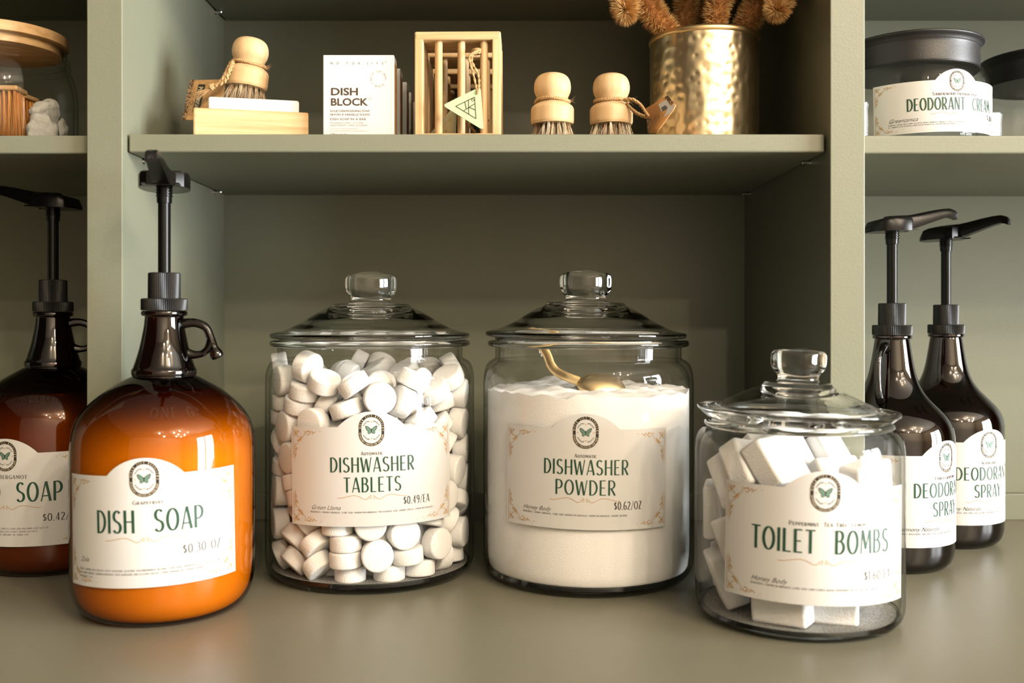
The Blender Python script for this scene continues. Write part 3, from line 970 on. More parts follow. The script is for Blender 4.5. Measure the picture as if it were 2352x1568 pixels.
jb = glass_jar('toilet_bomb_jar', 'short clear glass jar labelled TOILET BOMBS holding white blocks', BOMB_LOC, SWALL, SINNER, SBASE, SRIM, SLID, .1478, lidtilt=(.0, .030), lidoff=(-.0006, 0), knob=(.034, .054))
paper_label(jb, Cyl(.0772, -3.0, .0282, -1.2), heads=[('TOILET  BOMBS', .0010, .0440, .0165, .1020)], subtitle=('Peppermint, Tea Tree, Lemon', .003, .0562, .0030, .054),
            price=('$1.60/EA', .0420, .0205, .0066, .0250), script=('Honey Body', -.0500, .0132, .0050),
            fine=('INGREDIENTS: SODIUM BICARBONATE, CITRIC ACID, CORN STARCH, WATER, PEPPERMINT OIL, TEA TREE OIL, LEMON OIL',), fl=(.0300, .062), fx=-.0500, fv=.0104)

# powder
mb = MB()
Rp, zt, nr, na = .0893, .1655, 16, 72


def powder_h(x, y):
    r = math.hypot(x, y)
    h = .0016 * math.sin(95 * x + 1.2) * math.cos(80 * y) + .0010 * math.sin(260 * x + 90 * y) + .0008 * math.cos(310 * y - 130 * x) + .0006 * math.sin(700 * x) * math.sin(640 * y + 1)
    return zt + h + .006 * math.exp(-((x + .02) ** 2 + (y - .03) ** 2) / .0012) - .002 * (r / Rp) ** 4


pr = [(0, .0068), (.080, .0072), (.0862, .0082), (.0880, .0112), (.0889, .018)] + [(Rp, z) for z in (.03, .06, .09, .12, .15)]
mb.lathe(pr, na)
base_i = len(mb.v)
vs, fs = [], []
rad = [Rp * (1 - (k / nr) ** 1.0) for k in range(nr)]
for k, r in enumerate(rad):
    for i in range(na):
        a = 2 * PI * i / na
        x, y = r * math.cos(a), r * math.sin(a)
        vs.append((x, y, powder_h(x, y) + random.uniform(-.0006, .0006)))
vs.append((0, 0, powder_h(0, 0)))
for k in range(nr - 1):
    for i in range(na):
        j = (i + 1) % na
        fs.append((k * na + i, k * na + j, (k + 1) * na + j, (k + 1) * na + i))
for i in range(na):
    fs.append(((nr - 1) * na + i, (nr - 1) * na + (i + 1) % na, nr * na))
mb.add(vs, fs)
mb.add([mb.v[base_i - na + i] for i in range(na)] + vs[:na], [(i, (i + 1) % na, na + (i + 1) % na, na + i) for i in range(na)])
o = mb.build('dishwasher_powder', POWM, None, ang=70)
o.location = POW_LOC
tag(o, 'fine white powder filling the DISHWASHER POWDER jar', 'powder', kind='stuff')

# gold scoop stuck in the powder
px, py, pz = POW_LOC
t = thing('powder_scoop', 'gold scoop half buried in the white powder', 'scoop', (px, py, .1655))
mb = MB()
n = 14
M = Matrix.Translation((.009, -.034, .0020)) @ Euler((math.radians(24), math.radians(5), math.radians(6))).to_matrix().to_4x4()
vs, fs = [], []
for sh in (0, 1):
    for k in range(n + 1):
        th = PI / 2 * k / n
        for i in range(36):
            a = 2 * PI * i / 36
            q = 1 - .05 * sh
            vs.append((.0215 * q * math.sin(th) * math.cos(a), .0170 * q * math.sin(th) * math.sin(a), .0110 * q * math.cos(th) - .0008))
for sh in (0, 1):
    b = sh * (n + 1) * 36
    for k in range(n):
        for i in range(36):
            j = (i + 1) % 36
            q = (b + k * 36 + i, b + k * 36 + 36 + i, b + k * 36 + 36 + j, b + k * 36 + j)
            fs.append(q if not sh else q[::-1])
for i in range(36):
    j = (i + 1) % 36
    fs.append((n * 36 + i, (n + 1) * 36 + n * 36 + i, (n + 1) * 36 + n * 36 + j, n * 36 + j))
mb.add(vs, fs, 0, M)
mb.build('bowl', GOLD, t, ang=60)
hp = cr([(-.0100, -.0330, .0070), (-.0200, -.0310, .0105), (-.0290, -.0270, .0150), (-.0340, -.0250, .0210), (-.0370, -.0230, .0290), (-.0420, -.0210, .0370), (-.0480, -.0190, .0430), (-.0520, -.0180, .0470)], 6)
MB().tube(hp, [.0016] * len(hp), 16, flat=2.6).build('handle', GOLD, t, ang=60)

# dishwasher tablets: pressed discs with a chamfered edge
mb = MB()
mb.lathe([(0, -.00675), (.0112, -.00675), (.0124, -.0064), (.0131, -.0056), (.0133, -.0048), (.0133, .0048), (.0131, .0056), (.0124, .0064), (.0112, .00675), (0, .00675)], 36)
tab0 = mb.build('dishwasher_tablet', TABM, None, ang=50)
tag(tab0, 'round white pressed tablet piled in the DISHWASHER TABLETS jar', 'tablet', 'dishwasher tablets in the glass jar')
TABLETS = [(3656,-7195,4165,484,202,680,-512),(1061,-8003,5109,445,520,-484,544),(-1036,-8000,10954,720,682,-123,33),(-1493,-7920,8338,378,-502,-523,-576),(1133,-7989,9207,556,-473,-513,-452),(1781,-7869,15438,479,597,-397,506),(-3817,-7110,13233,705,633,-319,-18),(770,-8030,12991,201,-138,-699,-672),(6282,-5062,2856,180,423,-576,-677),(1587,-7912,2500,342,212,673,-620),(-2979,-6794,16665,214,-472,-849,-102),(6872,-4239,6785,13,-609,358,708),(-5940,-5462,10220,76,578,423,-694),(-4548,-5896,17904,525,-593,-108,601),(5998,-4506,15785,819,121,-286,482),(3201,-6774,12265,933,10,-112,341),(-1768,-7290,4818,12,-551,834,-4),(3509,-6613,15035,401,-795,255,-378),(-2625,-6945,6802,138,-106,378,-909),(2569,-7045,7943,301,210,909,199),(4828,-5725,11334,634,170,0,-755),(248,-6808,6518,265,124,762,-578),(7599,-2582,8764,447,683,293,498),(-1077,-7387,14524,159,-12,987,21),(3136,-6730,10145,320,-162,-927,108),(-3418,-6616,8896,909,-253,-323,70),(-6348,-4984,12822,600,-70,701,379),(4430,-5949,16821,79,218,31,972),(-373,-7467,16496,2,-958,4,-288),(4931,-4910,13337,766,-105,-272,573),(-3710,-6508,3153,27,-752,543,-372),(3928,-6398,2194,34,43,24,-998),(-1065,-7415,3464,12,-303,953,-1),(-3502,-6553,11218,6,-85,-992,-97),(-6976,-4060,16654,380,324,620,605),(7104,-2165,16762,466,-30,-304,831),(-4650,-5818,4868,597,-378,205,-677),(-1107,-7414,2093,4,-991,136,-12),(3726,-6510,6233,179,-126,-966,135),(4975,-5543,8520,974,-107,197,23),(4602,-5882,7236,40,-746,-626,221),(-4776,-5735,15885,879,65,133,-454),(7897,-1553,12728,654,-56,732,-181),(6304,-3895,12757,314,-62,943,90),(5560,-4875,5066,453,12,156,878),(-3544,-6388,1326,227,-356,113,899),(5619,-4891,9615,220,306,-925,45),(6772,-3318,10987,251,712,500,425),(-7497,-2981,4172,433,362,601,567),(7922,-1527,3100,695,68,713,-66),(-5010,-5590,6930,126,428,894,-38),(-5707,-4909,1336,555,-389,50,-733),(-5711,-4889,3309,108,893,219,-377),(-7370,-3245,7083,628,-534,499,-267),(8008,-836,15304,64,732,-9,678),(-5529,-5055,8148,102,982,139,84),(808,-6292,10926,35,-278,159,947),(-5350,-5223,14683,852,57,136,-503),(3120,-812,17241,527,263,22,-808),(6877,-2876,4476,292,500,27,-815),(8065,-359,10362,474,-502,503,-519),(-7218,-2595,1438,533,118,-838,-8),(447,720,17267,217,-844,452,-192),(-2846,-5432,14826,650,249,-387,-604),(-1825,-5923,12388,632,270,446,574),(5147,2130,17038,592,-480,148,630),(-1839,4314,17700,850,58,-522,-43),(-2026,-574,16771,557,-75,806,-184),(6295,-2809,14646,648,106,-66,-751),(1144,-4698,16075,906,-193,-347,-143),(7254,623,17541,1,-843,-161,513),(-7796,-1641,17673,533,-550,343,-544),(6351,-2732,1366,331,-216,-656,643),(396,4233,17550,372,879,-299,-5),(1654,-5834,13245,916,-263,-298,54),(7409,-1117,5982,972,-230,24,-40),(-6901,-2929,14726,40,-909,-416,-6),(-6896,-2885,9166,603,7,110,-790),(4796,-4956,806,13,624,-780,43),(7051,-583,893,740,-23,-84,-667),(8042,-77,7684,50,-730,57,-679),(2013,-5780,4826,310,13,8,950),(-6710,-3203,11247,64,-184,-752,-629),(4640,-2584,16313,601,600,211,485),(-360,-6091,12652,454,380,357,723),(1150,-2142,16043,759,442,-130,460),(4837,-3921,2909,718,-3,511,-473),(3428,-4490,14975,345,-585,-522,-516),(-2577,1567,16858,509,-199,-728,-414),(-5401,-3342,5647,738,348,-13,-578),(-7149,-2291,13406,40,-917,-397,-6),(-1094,-3870,16279,847,37,-336,-410),(2309,-4222,6733,131,664,679,284),(7438,815,5319,195,-395,753,488),(-2349,-4660,4922,289,-404,868,-10),(-3924,-4593,10299,954,163,106,-227),(-3135,-4820,6044,501,-168,-236,815),(-8025,-744,5718,633,390,-566,-356),(1306,-5905,3474,14,13,4,1000),(-1551,-5805,9593,3,-400,-256,-880),(934,-5525,14440,5,730,-556,397),(3533,-2726,13523,376,774,442,256),(3466,4411,16994,902,380,123,163),(-7284,-1538,11346,233,133,585,-765),(7978,1221,2636,152,-653,-250,698),(1096,-5944,9018,195,281,-6,-940),(-1056,-4591,14492,294,-463,787,-281),(2366,-6070,708,0,533,-846,2),(2566,-4166,11297,517,377,-563,523),(-856,-6405,705,0,65,998,0),(-4880,-4636,12624,640,-631,314,-307),(-2858,-3874,12546,235,283,-518,-772),(-7395,-586,15245,503,718,346,-333),(4831,-110,14545,903,-118,-274,-308),(4891,-3597,6978,592,-540,570,182),(3460,-3540,5162,386,-303,402,-773),(-7954,1329,9278,505,-572,-440,473),(5924,-1306,13240,972,105,40,-205),(-5900,4548,16464,164,296,202,-919),(-6603,-922,4085,675,92,700,215),(7392,642,13058,232,-44,567,789),(5613,-1723,6910,248,638,21,-728),(1937,-4464,8116,66,-284,-131,948),(7822,1992,15191,700,-196,686,-21),(-1038,-4967,7712,159,533,795,242),(-7408,-583,7812,696,-181,-83,-690),(-7735,41,1614,252,-646,-287,661),(-4062,-3999,2293,308,-76,923,216),(-5982,143,8825,136,968,136,-164),(4796,-1245,5068,34,-981,152,117),(2674,-1894,9094,194,-47,979,30),(-262,-4783,6589,538,284,-56,-792),(-5108,-980,16602,303,-824,424,-222),(1125,-5957,2078,2,1000,21,0),(-1190,-4713,3972,162,-939,184,-240),(1522,-2348,4888,164,-335,-280,-885),(5852,-865,11937,112,-983,-148,1),(4346,-2961,11119,471,-842,2,-262),(6524,217,8681,374,697,244,562),(6886,2985,9697,44,170,982,-71),(7324,3362,12954,434,703,-181,-533),(-306,2867,16221,881,379,-133,250),(-4991,-3420,16541,645,-191,-511,-536),(-7469,-95,11434,431,286,528,-674),(-7325,1309,13178,586,9,166,793),(-441,-1058,15367,394,-896,-197,-51),(-2505,-3951,705,911,0,0,-412),(-4827,-2954,4413,907,200,-285,236),(6947,2825,8336,28,660,-747,79),(-7113,1188,16145,75,218,-537,811),(366,-3686,4829,2,-349,-338,-874),(-1653,6492,17033,399,214,656,-604),(-7943,1390,3947,137,675,-260,-677),(-1241,-4748,2075,0,-989,-150,0),(1374,-3307,2711,56,-177,-349,919),(3522,-1886,7213,184,-26,732,-656),(6109,-356,3430,12,440,-898,-5),(-2177,7764,16894,629,487,489,-358),(6806,3375,1442,546,-714,436,-50),(7016,2485,4869,859,394,297,-137),(7012,2634,6981,83,952,294,7),(6067,4256,11432,888,213,185,363),(957,-3800,705,582,0,0,813),(5438,-2236,9031,22,554,-832,22),(554,-3630,9520,46,-540,677,-498),(6393,1571,11101,834,103,-142,523),(2378,2928,16128,743,-226,515,364),(-5301,-1582,2075,0,-805,593,0),(4540,327,9439,114,-988,-107,4),(-3267,-3721,8583,395,-733,-543,-112),(-4393,-134,15681,562,-165,-337,737),(952,-2527,13505,217,208,339,891),(-7144,2732,14924,70,-553,515,652),(-3661,3061,16017,105,111,759,-633),(-4796,-2430,7458,266,-272,-278,-882),(4907,-653,10613,962,112,-11,250),(6319,5015,5423,695,552,-429,-171),(-7294,2764,1628,346,288,-697,-557),(1282,5581,16308,410,-32,-420,808),(-7173,2192,7474,101,-909,-395,-90),(3646,-3245,1343,707,-622,-336,17),(1931,1279,15899,78,564,645,-510),(-2663,-2675,15180,285,-931,36,225),(4335,100,15860,88,-486,821,-285),(6178,3800,3438,798,-225,-76,554),(-3389,5829,16006,158,-392,-124,-898),(6301,1035,15596,531,255,544,597),(-7023,2622,6179,105,-928,-347,-84),(6256,4045,15384,522,-293,-744,-297),(-6925,4144,12369,597,30,-699,-393),(-5741,1034,2081,448,1,-5,-894),(4567,-783,2092,952,2,9,306),(2046,105,2075,0,-1000,-33,0),(1738,-2024,10877,453,128,563,680),(5875,1536,2087,20,-318,-948,-11),(-2650,-2611,3135,135,446,486,739),(-4076,-1321,8985,850,448,276,27),(4875,1320,6226,301,-548,-756,194),(-7126,2000,11119,236,-295,-152,-913),(2910,-2070,14688,697,-410,-195,555),(-4183,-2582,14196,122,-843,408,328),(5406,5197,9427,304,-248,-280,876),(2967,-691,11994,229,-821,522,-32),(124,-2408,7935,235,-963,55,119),(-6447,3535,8961,429,619,-654,71),(1838,-237,14100,450,564,-77,687),(768,903,12508,843,-441,303,54),(-1912,-1884,12839,524,785,-328,46),(5577,2253,13372,610,581,-168,511),(4018,2599,9850,859,-479,116,138),(4433,494,8075,20,-312,943,112),(3693,-1486,3481,8,-294,956,12),(1952,-1945,1343,584,486,-514,400),(-1082,-1381,5594,899,264,11,350)]
for k, q in enumerate(TABLETS):
    o = tab0 if k == 0 else tab0.copy()
    if k:
        C.objects.link(o)
    o.rotation_mode = 'QUATERNION'
    o.location = (TAB_LOC[0] + q[0] / 1e5, TAB_LOC[1] + q[1] / 1e5, .0064 + q[2] / 1e5)
    o.rotation_quaternion = [v / 1e3 for v in q[3:]]
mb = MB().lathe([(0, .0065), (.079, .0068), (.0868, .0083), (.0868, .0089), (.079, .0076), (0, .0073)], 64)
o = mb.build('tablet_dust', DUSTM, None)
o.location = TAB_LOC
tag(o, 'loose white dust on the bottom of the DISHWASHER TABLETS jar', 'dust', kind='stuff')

# toilet bombs: rounded blocks
mb = MB().box((-.0205, -.0185, -.0095), (.0205, .0185, .0095))
bomb0 = mb.build('toilet_bomb', BOMBM, None, smooth=True, ang=60, bevel=.0026, seg=3)
tag(bomb0, 'white pressed block stacked inside the TOILET BOMBS jar', 'toilet bomb', 'toilet bombs in the short jar')
BOMBS = [(-371,-5922,8423,439,402,-541,594),(1617,-5576,4474,284,83,694,-656),(-4928,-3063,5700,55,-585,-272,-762),(3503,-4865,9771,607,-277,-631,-396),(-2677,-3803,11547,434,-827,-323,154),(-2422,-4367,1964,673,670,-238,-204),(-5407,329,2283,22,570,-15,821),(-4056,-2332,11046,856,418,208,220),(-4765,-1047,9744,148,-761,451,443),(-1278,-3514,7664,694,-706,-114,84),(4130,-2776,6736,957,0,3,-292),(-5876,1541,7228,699,-82,-704,-95),(-949,-3180,4852,802,9,-21,-597),(3578,3352,10856,308,-231,393,-835),(1582,-2877,980,0,-793,-609,0),(2625,-1761,9751,197,-96,421,-880),(4491,-2135,2895,222,3,0,975),(-246,1068,11872,394,-786,-372,299),(4669,-1969,4815,2,-822,-569,2),(-2959,2232,10462,160,-541,-427,706),(-1205,2796,980,0,904,428,0),(5758,691,8590,335,-604,195,-697),(-3847,4334,2600,302,-244,662,-640),(3025,1618,980,0,907,420,0),(1129,12,2900,0,-522,853,0),(-2666,1627,4021,416,-786,-417,190),(-3013,5175,7405,217,-165,680,-681),(-1574,731,6928,626,19,-598,500),(1096,-131,8063,263,456,-127,841),(-410,5086,10344,46,-34,16,-998),(-200,5031,3800,342,-342,619,-619),(3065,3349,7712,302,-822,-454,167)]
for k, q in enumerate(BOMBS):
    o = bomb0 if k == 0 else bomb0.copy()
    if k:
        C.objects.link(o)
    o.rotation_mode = 'QUATERNION'
    o.location = (BOMB_LOC[0] + q[0] / 1e5, BOMB_LOC[1] + q[1] / 1e5, .0056 + q[2] / 1e5)
    o.rotation_quaternion = [v / 1e3 for v in q[3:]]
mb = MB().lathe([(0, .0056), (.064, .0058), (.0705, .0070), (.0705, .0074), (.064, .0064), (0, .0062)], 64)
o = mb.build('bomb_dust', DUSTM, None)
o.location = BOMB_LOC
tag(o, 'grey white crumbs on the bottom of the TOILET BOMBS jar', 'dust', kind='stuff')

# ------------------------------------------------------------------ things on the middle shelves
ZS = ZS1


def on(px, D, z=ZS):
    return ((px - CX) / F * D, D - D0, z)


def twine_ring(mb, r, z, rt=.0011, mi=0):
    for ph in (0, PI):
        pts = []
        for i in range(97):
            a = 2 * PI * i / 96
            q = 26 * a + ph
            pts.append(((r + rt * .75 * math.cos(q)) * math.cos(a), (r + rt * .75 * math.cos(q)) * math.sin(a), z + rt * .75 * math.sin(q) + .0006 * math.sin(a * 2)))
        mb.tube(pts, rt, 6, mi, caps=False)


def twine_path(mb, pts, rt=.0011, k=8):
    c = cr(pts, k)
    for ph in (0, PI):
        o = []
        for i, p in enumerate(c):
            q = i * .9 + ph
            o.append(p + Vector((rt * .75 * math.cos(q), rt * .5 * math.sin(q), rt * .75 * math.sin(q))))
        mb.tube(o, rt, 6)
    for p in c:
        if random.random() < .5:
            d = Vector((random.gauss(0, 1), random.gauss(0, 1), random.gauss(0, 1))).normalized()
            mb.hair(p, p + d * random.uniform(.002, .006), .00012)


BH = [(0, .0160), (.0168, .0160), (.0182, .0166), (.0189, .0182), (.0190, .0210), (.0190, .0285), (.0187, .0302), (.0176, .0320), (.0152, .0338), (.0138, .0352), (.0132, .0370), (.0134, .0388), (.0144, .0412), (.0157, .0442), (.0163, .0475), (.0162, .0510),
      (.0154, .0545), (.0136, .0577), (.0105, .0600), (.0060, .0613), (0, .0617)]


def scrub_brush(label, loc, rot, seed):
    rnd = random.Random(seed)
    t = thing('scrub_brush', label, 'brush', loc, rot, 'wooden scrub brushes')
    MB().lathe(prof(BH, 3), 56).build('handle', BEECH, t, ang=60)
    mb = MB()
    for k in range(46):
        rr = .0155 * math.sqrt((k + .5) / 46)
        a = k * 2.39996
        bx, by = rr * math.cos(a), rr * math.sin(a)
        dark = rnd.random() < .35
        for j in range(16):
            x, y = bx + rnd.gauss(0, .0006), by + rnd.gauss(0, .0006)
            s = 1.30 + rnd.gauss(0, .10)
            mi = rnd.choice((1, 2)) if (dark and rnd.random() < .7) else rnd.choice((0, 0, 0, 2))
            mb.hair((x, y, .0168), (x * s + rnd.gauss(0, .0012), y * s + rnd.gauss(0, .0012), rnd.uniform(.0002, .0012)), .00026, mi)
    mb.build('bristles', [FIBL, FIBD, FIBM], t, smooth=False)
    mb = MB()
    twine_ring(mb, .0146, .0366)
    for k in range(26):
        a = rnd.uniform(-.6, .6) if rnd.random() < .6 else rnd.uniform(0, 6.28)
        p = Vector((.0158 * math.cos(a), .0158 * math.sin(a), .0366))
        mb.hair(p, p + Vector((math.cos(a), math.sin(a), rnd.uniform(-1, 1))) * rnd.uniform(.002, .006), .00012)
    tw = mb.build('twine', TWINE, t, ang=80)
    return t, tw


# bamboo soap dish with the white bar and the brush on it
DX, DY, _ = on(580, .905)
DROT = math.radians(13)
t = thing('soap_dish', 'pale bamboo soap dish under the white bar and the scrub brush', 'soap dish', (DX, DY, ZS), (0, 0, DROT))
mb = MB()
hw, hd_, hh = .0490, .0350, .0270
for lo, hi in (((-hw, -hd_, 0), (hw, -hd_ + .007, hh)), ((-hw, hd_ - .007, 0), (hw, hd_, hh)), ((-hw, -hd_ + .007, 0), (-hw + .006, hd_ - .007, hh)), ((hw - .006, -hd_ + .007, 0), (hw, hd_ - .007, hh)),
               ((-hw + .006, -hd_ + .007, .004), (hw - .006, hd_ - .007, .016))):
    mb.box(lo, hi)
mb.build('tray', BAMBOO, t, smooth=False, bevel=.0016)
o = MB().box((-.0390, -.0275, 0), (.0390, .0275, .0225)).build('soap_bar', SOAPBAR, None, smooth=True, ang=60, bevel=.0022, seg=3)
o.location = (DX + .002, DY, ZS + .0162)
o.rotation_euler = (0, 0, DROT)
tag(o, 'white block of soap lying in the bamboo dish under a brush', 'soap')
bx, by, bz = on(560, .908, ZS + .0390)
br, tw = scrub_brush('wooden scrub brush with kraft tag standing on the white soap bar', (bx, by, bz), (0, math.radians(7), 0), 1)
# its twine drop, knot, frayed end and card tag
mb = MB()
twine_path(mb, [(-.0135, -.006, .0370), (-.0150, -.010, .0300), (-.0160, -.0140, .0220), (-.0200, -.0165, .0130), (-.0245, -.0180, .0100)], .0012)
twine_path(mb, [(-.0110, -.010, .0372), (-.0105, -.0145, .0330), (-.0108, -.0200, .0240), (-.0140, -.0200, .0150), (-.0235, -.0185, .0105)], .0012)
for i in range(5):
    a = i * 1.3
    twine_path(mb, [(-.0245 + .002 * math.cos(a), -.018, .0098 + .002 * math.sin(a)), (-.0250, -.0205, .0095), (-.0262 + .002 * math.sin(a), -.018, .0085 + .002 * math.cos(a))], .0011, 4)
for i in range(70):
    mb.hair((-.0255 + random.gauss(0, .0008), -.0185 + random.gauss(0, .0008), .0080 + random.gauss(0, .0008)), (-.0385 + random.gauss(0, .0018), -.0200 + random.gauss(0, .002), -.0015 + random.gauss(0, .002)), .0004)
mb.build('twine_knot', TWINE, br, ang=80)
bpy.context.view_layer.update()
inv = (Matrix.Translation((bx, by, bz)) @ Euler((0, math.radians(7), 0)).to_matrix().to_4x4()).inverted()
tl, tr_, bl, brr = P(438, 184, .925), P(522, 182, .905), P(419, 275, .905), P(496, 277, .885)
mb = MB()
nrm = (tr_ - tl).cross(bl - tl).normalized() * .0006
vs, fs = [], []
for s in (0, 1):
    for a in (tl, tr_, brr, bl):
        vs.append(inv @ (a + nrm * s))
mb.add(vs, [(0, 1, 2, 3), (7, 6, 5, 4), (0, 4, 5, 1), (1, 5, 6, 2), (2, 6, 7, 3), (3, 7, 4, 0)])
tagp = mb.build('card_tag', KRAFT, br, smooth=False)
pm = MB()


def quad_uv(u, v, off=.0003):
    a = tl.lerp(tr_, u)
    b = bl.lerp(brr, u)
    p = a.lerp(b, v)
    n_ = nrm.normalized()
    if n_.y > 0:
        n_ = -n_
    return inv @ (p + n_ * (off + .0007))


def tagquad(u0, v0, u1, v1, mi, off=.0002):
    pm.add([quad_uv(u0, v0, off), quad_uv(u0, v1, off), quad_uv(u1, v1, off), quad_uv(u1, v0, off)], [(0, 1, 2, 3)], mi)


tagquad(.0, 0, .11, 1, 0)
tagquad(.27, .13, .46, .80, 1)
tagquad(.46, .78, .58, .98, 1)
for q in letters('POT BRUSH', .12, .52):
    pm.add([quad_uv(.36 + (y - .06), .46 + x * 1.0, .0005) for x, y in q], [(0, 1, 2, 3)], 2)
for vv in (.38, .58):
    for q in stroke(_arc(.19, vv, .04, .05, 0, 360, 14), .010):
        pm.add([quad_uv(x, y, .0004) for x, y in q], [(0, 1, 2, 3)], 1)
pm.build('tag_print', [KRAFTD, INKD, CREAMI], tagp, smooth=False)

# two brushes in the middle of the shelf
b1, _ = scrub_brush('wooden scrub brush standing nearest the bamboo racks', on(1269, .882), (0, 0, .3), 2)
b2, tw2 = scrub_brush('wooden scrub brush with orange card tag beside the brass pot', on(1404, .884), (0, 0, 1.9), 3)
m2 = Matrix.Translation(on(1404, .884)) @ Euler((0, 0, 1.9)).to_matrix().to_4x4()
i2 = m2.inverted()
mb = MB()
twine_path(mb, [i2 @ P(1434, 231, .868), i2 @ P(1452, 229, .864), i2 @ P(1470, 240, .862), i2 @ P(1480, 254, .860), i2 @ P(1488, 266, .858)], .0012)
twine_path(mb, [i2 @ P(1440, 240, .870), i2 @ P(1452, 252, .868), i2 @ P(1466, 262, .864), i2 @ P(1482, 268, .860)], .0012)
mb.build('twine_loop', TWINE, b2, ang=80)
mb = MB()
pm = MB()
nn = 10
rows = []
for i in range(nn + 1):
    f = i / nn
    lo = P(1486, 304, .862).lerp(P(1500, 304, .856), f)
    e0 = P(1483, 249, .872).lerp(P(1488, 306, .866), f)
    e1 = P(1534, 219, .852).lerp(P(1553, 243, .842), min(1, f * 1.9)) if f < .526 else P(1553, 243, .842).lerp(P(1507, 306, .846), (f - .526) / .474)
    rows.append((i2 @ e0, i2 @ e1))


def t2(u, v, off):
    k = min(nn - 1, int(v * nn))
    f = v * nn - k
    a = rows[k][0].lerp(rows[k][1], u)
    b = rows[k + 1][0].lerp(rows[k + 1][1], u)
    return tuple(a.lerp(b, f) + (i2.to_3x3() @ Vector((0, -off, 0))))


for mbx, u0, u1, v0, v1, off, mi in ((mb, 0, 1, 0, 1, 0, 0), (pm, .84, 1, 0, .40, .0005, 0), (pm, 0, .12, .42, 1, .0005, 0), (pm, .52, .86, .12, .46, .0006, 1), (pm, .70, .98, .44, .66, .0006, 1)):
    vs = []
    for i in range(nn + 1):
        v = min(v0 + (v1 - v0) * i / nn, .99999)
        vs += [t2(u0, v, off), t2(u1, v, off)]
    mbx.add(vs, [(2 * i, 2 * i + 2, 2 * i + 3, 2 * i + 1) for i in range(nn)], mi)
for i in range(9):
    v = .30 + i * .018
    pm.add([t2(.56, v, .0009), t2(.56, v + .010 * (1 + i % 2) * .7, .0009), t2(.74, v + .010 * (1 + i % 2) * .7, .0009), t2(.74, v, .0009)], [(0, 1, 2, 3)], 2)
for k, (u, v) in enumerate(((.20, .72), (.27, .62), (.34, .70), (.42, .60))):
    pm.add([t2(u, v, .0009), t2(u + .012, v, .0009), t2(u + .04, v - .14, .0009), t2(u + .03, v - .14, .0009)], [(0, 1, 2, 3)], 2)
tg = mb.build('card_tag', mat('orange_kraft_card', (0.52, 0.25, 0.08), 0.65), b2, smooth=True)
s = tg.modifiers.new('thick', 'SOLIDIFY')
s.thickness = .0006
pm.build('tag_print', [KRAFTD, WHITEC, INKD], tg, smooth=True)

